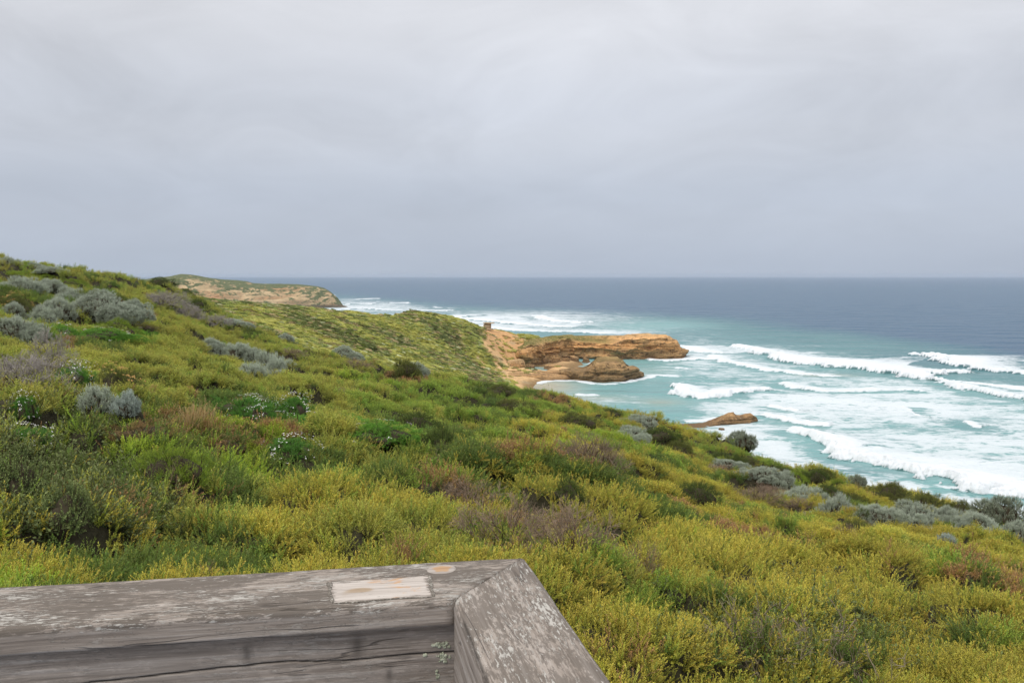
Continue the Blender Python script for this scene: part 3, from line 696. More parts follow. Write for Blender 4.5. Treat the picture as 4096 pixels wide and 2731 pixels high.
a_ = seaz(2886, 1722); nrk2 = link('shore_rock', rock_mesh('shore_rock', stack_ring(a_[0], a_[1], 1.0, 1.6, 20, 5), lambda X, Y: 0.75 + 0 * X, [[a_[0] - .4, a_[1]], [a_[0] + .4, a_[1]]], M_shelf, 70, 10, 8, lambda t: 0.3 * t, 0.12, 0.1, 46, zb=-.6))
tag(nrk2, 'tiny brown rock awash in foam just below the long shore rock', 'rock')
print('rocks', round(time.time() - T0, 1))

# ------------------------------------------------------------------ far headland
m = NT('far_headland')
co = m.coord('Object'); cv = m.attr('cov')
nA = m.noise(co, 0.045, 6, 0.62); nB = m.noise(m.mapping(co, (0.10, 0.10, 0.22)), 1.0, 6, 0.66); nC = m.noise(co, 0.30, 4, 0.6)
sandc = m.ramp(m.noise(m.mapping(co, (0.012, 0.012, 0.09)), 1.0, 4, 0.6), [(0.35, lin(150, 128, 100)), (0.48, lin(204, 178, 140)), (0.56, lin(178, 150, 116)), (0.68, lin(184, 142, 106))])
vegc = m.mix(nC, lin(84, 94, 66), lin(116, 120, 86))
vm = m.rng(m.math('ADD', cv, m.math('ADD', m.math('MULTIPLY', m.math('SUBTRACT', nB, 0.5), 2.3), m.math('MULTIPLY', m.math('SUBTRACT', nA, 0.5), 1.0))), 0.42, 0.58)
cc_ = m.mix(vm, sandc, vegc)
spx = m.n('ShaderNodeSeparateXYZ'); m.set(spx, 0, co)
cc_ = m.mix(m.rng(spx.outputs[2], 6.0, 1.5), cc_, lin(108, 96, 80))
bpn = m.bump(m.math('ADD', m.math('MULTIPLY', nB, 4.0), m.math('MULTIPLY', nC, 2.0)), 1.0, 1.2)
M_far = m.done(m.principled(cc_, 0.95, 0.08, bpn))
sk = [(420, 1150), (560, 1120), (620, 1111), (680, 1105), (700, 1100), (725, 1096), (770, 1099), (800, 1104), (840, 1112), (900, 1119), (950, 1121), (990, 1126), (1010, 1132), (1060, 1135), (1120, 1135), (1180, 1137), (1230, 1141), (1270, 1145), (1295, 1151), (1320, 1165), (1345, 1186), (1362, 1206), (1372, 1221), (1385, 1224), (1394, 1229), (1398, 1236)]
ctp = [(420, 1175), (620, 1130), (700, 1128), (780, 1124), (860, 1138), (940, 1152), (1010, 1148), (1060, 1158), (1130, 1150), (1180, 1146), (1270, 1150), (1330, 1172), (1372, 1222), (1398, 1236)]
nxp = 420; xs = np.linspace(420, 1398, nxp)
skt = np.interp(xs, [a for a, _ in sk], [b for _, b in sk]); ctt = np.interp(xs, [a for a, _ in ctp], [b for _, b in ctp])
rowsF = 90
yb0 = np.interp(xs, [420, 900, 1200, 1398], [1180.0, 1270.0, 1330.0, 1366.0])
uF, tS = ray(xs, skt); _, tC = ray(xs, ctt)
back_d = np.interp(xs, [420, 1100, 1300, 1398], [150, 95, 60, 6])
Hs = CAMZ - tS * (yb0 + back_d); Hc = CAMZ - tC * (yb0 + back_d * 0.45)
P = np.zeros((rowsF, nxp, 3)); cov = np.zeros((rowsF, nxp))
for j in range(rowsF):
    q = j / (rowsF - 1)
    if q < 0.5:
        k = q / 0.5; yy = yb0 + back_d * 0.45 * k; z = -2 + (Hc + 2) * (0.12 * k + 0.88 * k ** 0.85); cvj = 0.36 + 0.20 * k ** 2
    elif q < 0.75:
        k = (q - 0.5) / 0.25; yy = yb0 + back_d * (0.45 + 0.55 * k); z = Hc + (Hs - Hc) * np.sin(k * math.pi / 2); cvj = 0.62 + 0.3 * k
    else:
        k = (q - 0.75) / 0.25; yy = yb0 + back_d * (1 + 1.4 * k); z = Hs + (-3 - Hs) * k ** 1.6; cvj = 0.9
    u = uF + (0 if q < 0.75 else 0)
    P[j, :, 0] = u * yy; P[j, :, 1] = yy; P[j, :, 2] = z; cov[j] = cvj
cov += np.interp(xs, [420, 640, 720, 900, 1150, 1300, 1398], [0.32, 0.22, 0.04, -0.02, -0.02, 0.02, -0.02])[None]
X, Y, Z = P[..., 0].copy(), P[..., 1].copy(), P[..., 2].copy()
gul = (fbm2(X / 26, Z / 60 + Y / 90, 501, 4) - 0.5)
env = np.sin(np.clip(np.linspace(0, 1, rowsF) / 0.75, 0, 1) * math.pi)[:, None]
P[..., 1] += gul * 34 * env; P[..., 2] += (fbm3(X / 14, Y / 14, Z / 10, 511, 4) - 0.5) * 7 * np.clip(env + 0.12, 0, 1) * sstep(0, 8, Z)
idx = grid_faces(rowsF, nxp)
farh = link('far_headland', mesh_from('far_headland', P.reshape(-1, 3), idx, True, {'cov': cov.ravel()}, [M_far]))
tag(farh, 'distant scrub topped headland with pale sandy cliffs beyond the second hill', 'headland')

# ------------------------------------------------------------------ bunker
def box(cx, cy, cz, sx, sy, sz, yaw=0.0, jit=0.0, bev=0.0):
    s = np.array([[x, y, z] for x in (-.5, .5) for y in (-.5, .5) for z in (-.5, .5)]) * (sx, sy, sz)
    c, n = math.cos(yaw), math.sin(yaw)
    s = np.stack([s[:, 0] * c - s[:, 1] * n + cx, s[:, 0] * n + s[:, 1] * c + cy, s[:, 2] + cz], -1)
    F = np.array([[0, 1, 3, 2], [4, 6, 7, 5], [0, 4, 5, 1], [2, 3, 7, 6], [0, 2, 6, 4], [1, 5, 7, 3]])
    return s, F
def join(parts):
    V = []; F = []; o = 0
    for v, f in parts: V.append(v); F.append(f + o); o += len(v)
    return np.vstack(V), np.vstack(F)
m = NT('weathered_concrete'); co = m.coord('Object')
nz = m.noise(co, 0.8, 6, 0.6)
M_conc = m.done(m.principled(m.ramp(nz, [(0.3, lin(150, 132, 106)), (0.7, lin(206, 180, 146))]), 0.9, 0.15, m.bump(nz, 0.5, 0.2)))
BY = 522.0
bu, bt = ray(1951, 1318); bz = CAMZ - float(bt) * BY; bxw = float(bu) * BY
bk = link('bunker', None, loc=(bxw, BY, bz - 0.15)); bk.empty_display_size = 1
bk.rotation_euler = (0, 0, math.radians(-14))
sc = BY / FPX
V, F = join([box(-0.15, 0.6, 1.75, 3.0, 3.2, 3.5), box(-1.95, 0.35, 1.55, 0.55, 2.6, 3.1), box(0.4, 0.2, 0.35, 3.8, 4.4, 0.7)])
o = link('wall', mesh_from('bunker_wall', V, F, False, None, [M_conc]), bk)
V, F = join([box(0.55, 0.4, 3.74, 5.4, 4.4, 0.44)])
rf = link('roof', mesh_from('bunker_roof', V, F, False, None, [M_conc]), bk)
bv = rf.modifiers.new('bevel', 'BEVEL'); bv.width = 0.12; bv.segments = 2
tag(bk, 'small concrete lookout bunker with an overhanging roof slab on the ridge', 'bunker')
print('far', round(time.time() - T0, 1))

# ------------------------------------------------------------------ timber railing
m = NT('weathered_timber'); co = m.coord('Object')
geo = m.n('ShaderNodeNewGeometry')
info = m.n('ShaderNodeObjectInfo')
off = m.n('ShaderNodeVectorMath', operation='ADD'); m.set(off, 0, co)
ofs = m.n('ShaderNodeCombineXYZ'); m.set(ofs, 0, m.math('MULTIPLY', info.outputs['Random'], 7.0)); m.set(off, 1, ofs)
cv_ = off.outputs[0]
knot = m.noise(m.mapping(cv_, (2.2, 5, 5)), 1.0, 2, 0.5)
wv = m.n('ShaderNodeVectorMath', operation='ADD'); m.set(wv, 0, cv_)
kk = m.n('ShaderNodeCombineXYZ'); m.set(kk, 1, m.math('MULTIPLY', knot, 0.014)); m.set(kk, 2, m.math('MULTIPLY', knot, 0.014)); m.set(wv, 1, kk)
g1 = m.noise(m.mapping(wv.outputs[0], (3.0, 95, 95)), 1.0, 6, 0.6)
g2 = m.noise(m.mapping(wv.outputs[0], (9.0, 330, 330)), 1.0, 4, 0.6)
grey = m.ramp(m.math('ADD', m.math('MULTIPLY', g1, 0.6), m.math('MULTIPLY', g2, 0.4)), [(0.30, lin(100, 90, 82)), (0.46, lin(140, 129, 119)), (0.60, lin(168, 158, 149)), (0.75, lin(188, 180, 171))])
dirt = m.noise(m.mapping(cv_, (5.5, 15, 15)), 1.0, 6, 0.7, 0.5)
dirt2 = m.noise(m.mapping(cv_, (40, 190, 190)), 1.0, 6, 0.78, 0.5)
dm = m.rng(m.math('ADD', m.math('MULTIPLY', dirt, 0.5), m.math('MULTIPLY', dirt2, 0.5)), 0.455, 0.505)
tarn = m.attr('tarn')                        # grime grows on the tops and board faces
c = m.mix(m.math('MULTIPLY', m.math('MULTIPLY', dm, 0.85), tarn), grey, lin(94, 86, 78))
# pale lichen flecks, drawn out along the grain
lf = m.noise(m.mapping(cv_, (46, 230, 230)), 1.0, 5, 0.75, 0.3); lg = m.noise(m.mapping(cv_, (6, 14, 14), (0, 0, 0), (3, 1, 0)), 1.0, 4, 0.65)
lm = m.rng(m.math('ADD', lf, m.math('MULTIPLY', m.math('SUBTRACT', lg, 0.5), 0.7)), 0.575, 0.615)
c = m.mix(m.math('MULTIPLY', lm, m.attr('lich')), c, lin(176, 171, 163))
# drying checks: thin dark lines along the grain
ck = m.noise(m.mapping(wv.outputs[0], (1.6, 22, 22)), 1.0, 3, 0.5)
ckd = m.math('ABSOLUTE', m.math('SUBTRACT', ck, 0.5))
ckm = m.math('MULTIPLY', m.rng(ckd, 0.010, 0.002), m.rng(m.noise(m.mapping(cv_, (4, 7, 7), (0, 0, 0), (9, 4, 0)), 1.0, 3, 0.5), 0.5, 0.6))
c = m.mix(m.math('MULTIPLY', ckm, 0.55), c, lin(48, 42, 38))
c = m.mix(m.math('MULTIPLY', m.attr('crack'), 0.95), c, lin(26, 23, 21))
c = m.mix(m.attr('tan'), c, lin(150, 128, 98))
hh = m.math('SUBTRACT', m.math('ADD', m.math('MULTIPLY', g1, 0.5), m.math('ADD', m.math('MULTIPLY', g2, 0.3), m.math('MULTIPLY', lm, 0.15))), m.math('MULTIPLY', ckm, 0.7))
M_wood = m.done(m.principled(c, 0.85, 0.22, m.bump(hh, 0.75, 0.004)))

RH = 0.50                                       # rail top below the eye
ang = math.radians(11)
E1 = np.array([math.cos(ang), math.sin(ang)]); E2 = np.array([math.sin(ang), -math.cos(ang)])
CO = np.array([0.0235, 1.689])                  # outer corner of the railing
WL, WR = 0.204, 0.156
rail = link('railing', None, loc=(CO[0], CO[1], CAMZ - RH)); rail.rotation_euler = (0, 0, ang)
tag(rail, 'weathered grey timber railing of the lookout meeting in a mitred corner', 'railing')
# railing frame: +x along the left rail towards the corner, -y towards the viewer, z up, origin at outer top corner
def rounded(w0, w1, zt, zb, r, n=6):
    """cross-section from the far bottom, over the top, to the near bottom (coordinate across 0..w, z)"""
    pts = [(w0, zb)]
    for k in range(n + 1):
        a = math.pi - k / n * math.pi / 2
        pts.append((w0 + r + r * math.cos(a), zt - r + r * math.sin(a)))
    for q in np.linspace(0, 1, 16)[1:-1]: pts.append((w0 + r + (w1 - w0 - 2 * r) * q, zt))
    for k in range(n + 1):
        a = math.pi / 2 - k / n * math.pi / 2
        pts.append((w1 - r + r * math.cos(a), zt - r + r * math.sin(a)))
    for q in np.linspace(0, 1, 8)[1:]: pts.append((w1, zt - r + (zb - zt + r) * q))
    return np.array(pts)
def sweep(prof, x_of, n, seed, wob=0.0012):
    """x_of(k, across) gives the place along the timber; returns grid (n, np, 3) in (along, across, z)"""
    G = np.zeros((n, len(prof), 3))
    for i in range(n):
        G[i, :, 0] = x_of(i / (n - 1), prof[:, 0]); G[i, :, 1] = prof[:, 0]; G[i, :, 2] = prof[:, 1]
    G[..., 2] += wob * 2 * (fbm2(G[..., 0] * 9, G[..., 1] * 20, seed, 4) - 0.5)
    G[..., 1] += wob * 3 * (fbm2(G[..., 0] * 7 + 5, G[..., 2] * 30, seed + 3, 4) - 0.5)
    return G
def close_grid(G):
    n, k = G.shape[:2]
    idx = np.arange(n * k).reshape(n, k); nx = np.roll(idx, -1, 1)
    F = np.stack([idx[:-1], idx[1:], nx[1:], nx[:-1]], -1).reshape(-1, 4)
    return G.reshape(-1, 3), [F, idx[0][None, :], idx[-1][None, ::-1]]
# left cap
pr = rounded(0, WL, 0, -0.040, 0.011)
GAPM = 0.0022
def xl(k, a): 
    end = -a * WR / WL - GAPM
    return -3.2 + (end + 3.2) * k
G = sweep(pr, xl, 240, 71)
acr = G[..., 1].copy(); zc_ = G[..., 2].copy()
G2 = G.copy(); G2[..., 1] = -G[..., 1]
V, F = close_grid(G2)
top = (zc_ > -0.012).astype(float)
tan_m = 0 * top
cap = link('top_rail', mesh_from('cap_left', V, F, True, {'tarn': (0.12 + 0.88 * top).ravel(), 'lich': (0.25 + 0.75 * top).ravel(), 'crack': (0 * top).ravel(), 'tan': tan_m.ravel()}, [M_wood]), rail)
cap['label'] = 'rail with a pale plaque scar near the corner'
# right beam: swept along -y, inner face at x=-WR
pr = rounded(0, WR, 0, -0.30, 0.013)
def xr(k, a):
    start = a * WL / WR + GAPM
    return start + (2.6 - start) * k
G = sweep(pr, xr, 240, 83, 0.0015)
V0 = np.stack([-G[..., 1], -G[..., 0], G[..., 2]], -1)
# local frame: x along the timber
loc = np.stack([G[..., 0], G[..., 1], G[..., 2]], -1)
V, F = close_grid(loc)
topm = (G[..., 2] > -0.012).astype(float)
inner = (G[..., 1] > WR - 0.006) * 1.0
edge = np.exp(-(((G[..., 1] - (WR - 0.004 + 0.006 * (noise2(G[..., 0] * 9, G[..., 0] * 0, 5) - 0.5))) / 0.0016) ** 2)) * ((G[..., 2] > -0.03) & (G[..., 2] < -0.003)) * sstep(0.25, 0.3, G[..., 0]) * sstep(0.62, 0.5, G[..., 0])
cap2 = link('top_rail', mesh_from('cap_right', V, F, True, {'tarn': (topm * 0.75 + 0.05).ravel(), 'lich': (topm * 1.0 + 0.1).ravel(), 'crack': edge.ravel() * 0.8, 'tan': (inner * (0.0)).ravel()}, [M_wood]), rail)
cap2.rotation_euler = (0, 0, -math.pi / 2)      # along +x of the part -> -y of the railing
cap2.scale = (1, -1, 1)
cap2['label'] = 'rail running back towards the viewer, spotted with pale lichen'
# board under the left cap with a long split and knots
nb_, nh_ = 900, 110
xb = np.linspace(-3.2, -WR + 0.015, nb_); zb_ = np.linspace(-0.0440, -0.235, nh_)
BX, BZ = np.meshgrid(xb, zb_)
def from_px(x, y, dist_off=0.0):
    """pixel on the near board face -> place along it and height"""
    u, t = ray(x, y)
    # plane: CO + a*E1 + (WL-0.010)*E2
    p0 = CO + (WL - 0.014) * E2
    # solve p0 + a*E1 = s*(u,1)
    A = np.array([[E1[0], -float(u)], [E1[1], -1.0]]); a, s_ = np.linalg.solve(A, -p0)
    return a, -float(t) * s_ + RH
def z4(a, b): return a / 0.9408, 2150 + b / 0.9408
split = [from_px(*z4(*p)) for p in [(150, 585), (340, 545), (480, 530), (620, 512), (760, 497), (900, 484), (1000, 470), (1090, 462), (1240, 468 - 2), (1400, 452), (1560, 438), (1700, 428)]]
split = np.array(split)
zs = np.interp(BX, split[:, 0], split[:, 1], left=split[0, 1] - 0.02) + 0.0022 * (fbm2(BX * 26, BX * 0, 91, 4) - 0.5)
wd = 0.0006 + 0.0010 * noise2(BX * 6, BX * 0, 95) * sstep(split[0, 0] - 0.05, split[0, 0] + 0.1, BX)
gv = np.exp(-((BZ - zs) / wd) ** 2)
kn = np.zeros_like(BX); kdir = np.zeros_like(BX)
for (kx, ky, kr) in [(1345, 408, 0.011), (930, 440, 0.008), (1465, 512, 0.006)]:
    a, z = from_px(*z4(kx, ky)); d2 = ((BX - a) / kr) ** 2 + ((BZ - z) / (kr * 1.9)) ** 2
    kn = np.maximum(kn, np.exp(-d2 * 1.4)); kdir += 0.4 * np.exp(-np.abs(d2 - 1.6) * 2.2)
relief = 0.0009 * (fbm2(BX * 5, BZ * 160, 97, 4) - 0.5) * 2
yy_ = -(WL - 0.014) + relief * -1 + gv * 0.006 - 0
V = np.stack([BX, yy_, BZ], -1).reshape(-1, 3)
Fb = grid_faces(nh_, nb_)
# thickness: back skin
nV = len(V); Vb = V.copy(); Vb[:, 1] = -(WL - 0.014) + 0.045
V = np.vstack([V, Vb])
g = np.arange(nV).reshape(nh_, nb_)
rim = np.concatenate([g[0], g[1:, -1], g[-1, ::-1][1:], g[::-1, 0][1:-1]])
rn = np.roll(rim, -1)
Fs = np.stack([rim, rim + nV, rn + nV, rn], -1)
two = lambda a: np.concatenate([a.ravel(), a.ravel() * 0])
board = link('side_board', mesh_from('board_left', V, [Fb, Fs, (Fb + nV)[:, ::-1]], True, {'tarn': two(0.35 + 0 * BX), 'lich': two(0.28 + 0 * BX), 'crack': two(np.clip(gv * 1.1 + kn * 0.6 + kdir * 0.22, 0, 1)), 'tan': two(0.22 * sstep(-0.26, -0.16, BX) * sstep(-0.10, -0.16, BZ))}, [M_wood]), rail)
board['label'] = 'board under the rail with a long split and dark knots'
# plaque scar and oval scar on the left top rail
m = NT('bare_pale_timber'); co = m.coord('Object')
g1 = m.noise(m.mapping(co, (5, 120, 120)), 1.0, 5, 0.6); st = m.noise(m.mapping(co, (16, 34, 34), (0, 0, 0), (1.1, 0.3, 0)), 1.0, 4, 0.6, 0.8)
c = m.ramp(g1, [(0.3, lin(150, 140, 132)), (0.5, lin(182, 172, 163)), (0.75, lin(200, 192, 184))])
c = m.mix(m.rng(m.attr('stain'), 0.35, 0.75, 0, 0.75), c, lin(150, 126, 96))
c = m.mix(m.math('MULTIPLY', m.math('MULTIPLY', m.rng(st, 0.57, 0.66), 0.8), m.attr('orange')), c, lin(186, 144, 104))
fl = m.noise(m.mapping(co, (30, 150, 150)), 1.0, 5, 0.75)
c = m.mix(m.rng(m.math('ADD', fl, m.math('MULTIPLY', m.attr('rim'), 0.22)), 0.62, 0.70, 0, 0.8), c, lin(104, 95, 86))
M_bare = m.done(m.principled(c, 0.75, 0.25, m.bump(g1, 0.6, 0.002)))
m = NT('orange_timber'); co = m.coord('Object'); g1 = m.noise(m.mapping(co, (8, 90, 90)), 1.0, 5, 0.6)
c = m.mix(m.attr('core'), m.ramp(g1, [(0.3, lin(140, 130, 122)), (0.7, lin(184, 175, 166))]), m.ramp(g1, [(0.3, lin(158, 124, 92)), (0.7, lin(184, 152, 118))]))
M_oval = m.done(m.principled(c, 0.75, 0.25, m.bump(g1, 0.6, 0.002)))
m = NT('glue_residue'); co = m.coord('Object'); g1 = m.noise(co, 260, 3, 0.6)
M_glue = m.done(m.principled(m.ramp(g1, [(0.35, lin(84, 78, 70)), (0.55, lin(120, 112, 102)), (0.7, lin(190, 186, 178))]), 0.8, 0.2, m.bump(g1, 0.8, 0.003)))
def top_px(x, y):
    u, t = ray(x, y); s_ = RH / float(t); p = np.array([float(u) * s_, s_]) - CO
    return float(p @ E1), -float(p @ E2)
def z4b(a, b): return 1200 + a / 2.352, 2200 + b / 2.352
q = [top_px(*z4b(*p)) for p in [(262, 300), (1212, 228), (1262, 440), (300, 505)]]
n_, k_ = 90, 40
SU_, SV_ = np.meshgrid(np.linspace(0, 1, n_), np.linspace(0, 1, k_))
q = np.array(q); PX2 = ((1 - SV_)[..., None] * ((1 - SU_)[..., None] * q[0] + SU_[..., None] * q[1]) + SV_[..., None] * ((1 - SU_)[..., None] * q[3] + SU_[..., None] * q[2]))
PX2[..., 0] += (fbm2(SV_ * 6, SU_ * 0, 3, 3) - 0.5) * 0.010 * (np.abs(SU_ - 0.5) > 0.47)
def on_top(x, y): return 0.0012 * 2 * (fbm2(x * 9, -y * 20, 71, 4) - 0.5)
zt_ = on_top(PX2[..., 0], PX2[..., 1]) + 0.0005 - 0.0030 * (np.clip(np.abs(SU_ - 0.5) - 0.492, 0, 1) / 0.008 + np.clip(np.abs(SV_ - 0.5) - 0.485, 0, 1) / 0.015).clip(0, 1)
stain = np.exp(-(((SU_ - 0.30) / 0.15) ** 2 + ((SV_ - 0.50) / 0.13) ** 2)) + 0.7 * np.exp(-(((SU_ - 0.13) / 0.09) ** 2 + ((SV_ - 0.7) / 0.2) ** 2)) * 0.6
orange = sstep(0.3, 0.6, SU_) * 1.0 + 0.6 * np.exp(-(((SU_ - 0.38) / 0.08) ** 2 + ((SV_ - 0.15) / 0.12) ** 2))
sc_ = link('plaque_scar', mesh_from('plaque_scar', np.stack([PX2[..., 0], PX2[..., 1], zt_], -1).reshape(-1, 3), grid_faces(k_, n_)[:, ::-1], True, {'stain': stain.ravel(), 'orange': orange.ravel(), 'rim': np.maximum(sstep(0.40, 0.5, np.abs(SU_ - 0.5)), sstep(0.30, 0.5, np.abs(SV_ - 0.5))).ravel()}, [M_bare]), rail)
sc_['label'] = 'pale rectangle of bare wood where a plaque was taken off'
def ribbon(pts, w, seed):
    P_ = np.array(pts); L = np.concatenate([[0], np.cumsum(np.hypot(*np.diff(P_, axis=0).T))]); s = np.linspace(0, L[-1], 60)
    p = np.stack([np.interp(s, L, P_[:, 0]), np.interp(s, L, P_[:, 1])], -1); p += (np.stack([fbm2(s * 60, s * 0, seed, 3), fbm2(s * 60, s * 0 + 9, seed, 3)], -1) - 0.5) * 0.005
    t_ = np.gradient(p, axis=0); t_ /= np.linalg.norm(t_, axis=1)[:, None]; nn_ = np.stack([-t_[:, 1], t_[:, 0]], -1)
    ww = w * (0.3 + 1.1 * fbm2(s * 40, s * 0 + 4, seed + 1, 3)) * sstep(0, 0.01, s) * sstep(L[-1], L[-1] - 0.01, s)
    G = [np.column_stack([p + nn_ * (ww * k)[:, None], on_top(p[:, 0], p[:, 1]) + 0.0008 + 0.0016 * (1 - abs(k))]) for k in (-1, -0.4, 0.4, 1)]
    return np.array(G).reshape(-1, 3), grid_faces(4, 60)
Vr, Fr = join([ribbon([q[0] + (0, 0.0), q[3]], 0.0035, 1), ribbon([q[1], q[2]], 0.004, 2), ribbon([q[3], q[2]], 0.0016, 3)])
gl = link('glue_line', mesh_from('glue_line', Vr, Fr, True, None, [M_glue]), rail)
gl['label'] = 'dark ragged edge round the pale rectangle'
a0 = np.array(top_px(*z4b(1335, 180))); ax_ = np.array(top_px(*z4b(1490, 172))); ay_ = np.array(top_px(*z4b(1335, 137)))
e1 = ax_ - a0; e2 = ay_ - a0
nr_, na_ = 10, 40
rr_ = np.linspace(0, 1, nr_); aa_ = np.linspace(0, 2 * math.pi, na_)
RR_, AA_ = np.meshgrid(rr_, aa_, indexing='ij'); kk_ = RR_ * (1 + 0.10 * (noise2(np.cos(AA_) * 2, np.sin(AA_) * 2, 8) - 0.5) * 2)
PP = a0 + (kk_ * np.cos(AA_))[..., None] * e1 + (kk_ * np.sin(AA_))[..., None] * e2
ov = link('oval_scar', mesh_from('oval_scar', np.stack([PP[..., 0], PP[..., 1], on_top(PP[..., 0], PP[..., 1]) + 0.0010 - 0.003 * (RR_ > 0.95)], -1).reshape(-1, 3), grid_faces(nr_, na_), True, {'core': sstep(0.68, 0.5, RR_ * (1 + 0.5 * (noise2(np.cos(AA_) * 2 + 5, np.sin(AA_) * 2, 4) - 0.5))).ravel()}, [M_oval]), rail)
ov['label'] = 'small oval scar with an orange middle'
# lichen crust on the board near the corner
m = NT('lichen'); co = m.coord('Object'); g1 = m.noise(co, 160, 3, 0.6)
M_lich = m.done(m.principled(m.ramp(g1, [(0.35, lin(128, 132, 110)), (0.7, lin(196, 198, 176))]), 0.95, 0.1, m.bump(g1, 0.8, 0.002)))
parts = []
def pebble(c, r, seed):
    a = np.linspace(0, 2 * math.pi, 8, endpoint=False); Vv = []
    for k, (zz2, rad) in enumerate([(0, 1), (0.55, 0.85), (0.9, 0.45)]):
        for t_ in a:
            h = r * rad * (0.8 + 0.5 * float(noise2(np.array(math.cos(t_) * 2 + seed), np.array(math.sin(t_) * 2 + k), seed)))
            Vv.append((c[0] + h * math.cos(t_), c[1] - r * 0.7 * zz2, c[2] + h * math.sin(t_)))
    Vv.append((c[0], c[1] - r * 0.72, c[2])); Ff = []
    for k in range(2):
        for i in range(8): Ff.append([k * 8 + i, k * 8 + (i + 1) % 8, (k + 1) * 8 + (i + 1) % 8, (k + 1) * 8 + i])
    for i in range(0, 8, 2): Ff.append([16 + i, 16 + (i + 1) % 8, 16 + (i + 2) % 8, 24])
    return np.array(Vv), np.array(Ff)
rl = np.random.default_rng(5)
for (cx, cy_, sx_, sy_, n) in [(1340, 895, 80, 30, 26), (1360, 1005, 55, 40, 44), (1170, 978, 30, 12, 6), (1300, 1170, 22, 40, 10), (1460, 1010, 14, 30, 6)]:
    for k in range(n):
        a, z = from_px(*z4b(cx + sx_ * rl.normal() * 0.55, cy_ + sy_ * rl.normal() * 0.55))
        if a < -WR - 0.004: parts.append(pebble((a, -(WL - 0.014) - 0.0002, z), 0.0010 + 0.0018 * rl.random(), k))
V, F = join(parts)
lc = link('lichen', mesh_from('lichen', V, F, True, None, [M_lich]), rail)
lc['label'] = 'pale green lichen crust at the corner of the board'
# post carrying the corner, under the caps
V, F = box(-WR / 2 - 0.005, -WL + 0.085, -0.8, 0.10, 0.10, 1.45)
pst = link('post', mesh_from('post', V, F, False, {'tarn': np.full(8, 0.6), 'lich': np.full(8, 0.2), 'crack': np.zeros(8), 'tan': np.zeros(8)}, [M_wood]), rail)
print('rail', round(time.time() - T0, 1))

# ------------------------------------------------------------------ foliage building blocks
def unit(v): return v / (np.linalg.norm(v, axis=-1, keepdims=True) + 1e-9)
def leaf_set(base, dirs, nrm, L, W):
    """diamond leaves: base points, directions, a side vector, length, width"""
    side = unit(np.cross(dirs, nrm)); n = len(base)
    L = np.broadcast_to(L, n)[:, None]; W = np.broadcast_to(W, n)[:, None]
    up = unit(np.cross(side, dirs))
    p0 = base; p2 = base + dirs * L; mid = base + dirs * L * 0.5
    p1 = mid + side * W * 0.5 + up * W * 0.15; p3 = mid - side * W * 0.5 + up * W * 0.15
    V = np.stack([p0, p1, p2, p3], 1).reshape(-1, 3)
    return V, np.arange(4 * n).reshape(n, 4)
def rod(a, b, r0, r1):
    d = b - a; d = d / (np.linalg.norm(d) + 1e-9); s = np.cross(d, [0.3, 0.9, 0.2]); s /= np.linalg.norm(s); t = np.cross(d, s)
    V = []
    for p, r in ((a, r0), (b, r1)):
        for k in range(3):
            V.append(p + r * (math.cos(k * 2.094) * s + math.sin(k * 2.094) * t))
    return np.array(V), np.array([[0, 1, 4, 3], [1, 2, 5, 4], [2, 0, 3, 5]])
class Geo:
    def __init__(s): s.V = []; s.F = []; s.a = []; s.m = []; s.o = 0
    def add(s, V, F, tip, mat=0):
        s.V.append(V); s.F.append(F + s.o); s.o += len(V); s.a.append(np.broadcast_to(tip, len(V))); s.m.append(np.full(len(F), mat))
    def get(s): return np.vstack(s.V), np.vstack(s.F), np.concatenate(s.a), np.concatenate(s.m)
def shoot(g, rng, p, d, length, nl, LL, LW, asc, t0, t1, stem=0.0012):
    """one leafy shoot; asc = how closely the leaves hug the stem"""
    d = d / np.linalg.norm(d)
    s = np.cross(d, [0.2, 0.4, 0.9]); s /= np.linalg.norm(s); t = np.cross(d, s)
    k = (np.arange(nl) + rng.random(nl) * 0.6) / nl
    a = np.arange(nl) * 2.39996 + rng.random() * 6
    rad = np.cos(a)[:, None] * s + np.sin(a)[:, None] * t
    base = p + d * (k * length)[:, None]
    dirs = unit(d * (asc + 0.5 * k[:, None]) + rad + 0.25 * rng.normal(size=(nl, 3)))
    V, F = leaf_set(base, dirs, unit(d + 0.3 * rad), LL * (0.75 + 0.5 * rng.random(nl)) * (1 - 0.35 * k), LW)
    g.add(V, F, np.repeat(t0 + (t1 - t0) * k, 4), 0)
    if stem > 0:
        V, F = rod(p, p + d * length * 0.95, stem, stem * 0.5); g.add(V, F, 0.0, 1)
def rdir(rng, tilt):
    a = rng.random() * 2 * math.pi; return np.array([math.sin(tilt) * math.cos(a), math.sin(tilt) * math.sin(a), math.cos(tilt)])

def sp_heath(rng, H=0.18, n=4, nl=24, LL=0.019, LW=0.0058):
    g = Geo(); shoot(g, rng, np.zeros(3), rdir(rng, 0.12), H, nl + 12, LL, LW, 1.1, 0.1, 1.0)
    for i in range(n):
        z = H * (0.05 + 0.6 * rng.random()); shoot(g, rng, np.array([0, 0, z]), rdir(rng, 0.45 + 0.35 * rng.random()), H * (0.45 + 0.3 * rng.random()), nl, LL, LW, 1.1, 0.15, 0.95)
    return g.get()
def sp_broad(rng, H=0.2):
    g = Geo(); shoot(g, rng, np.zeros(3), rdir(rng, 0.15), H, 14, 0.034, 0.015, 0.7, 0.1, 1, 0.0018)
    for i in range(3): shoot(g, rng, np.array([0, 0, H * 0.3 * rng.random()]), rdir(rng, 0.5 + 0.3 * rng.random()), H * 0.7, 10, 0.032, 0.014, 0.7, 0.1, 0.9, 0.0016)
    return g.get()
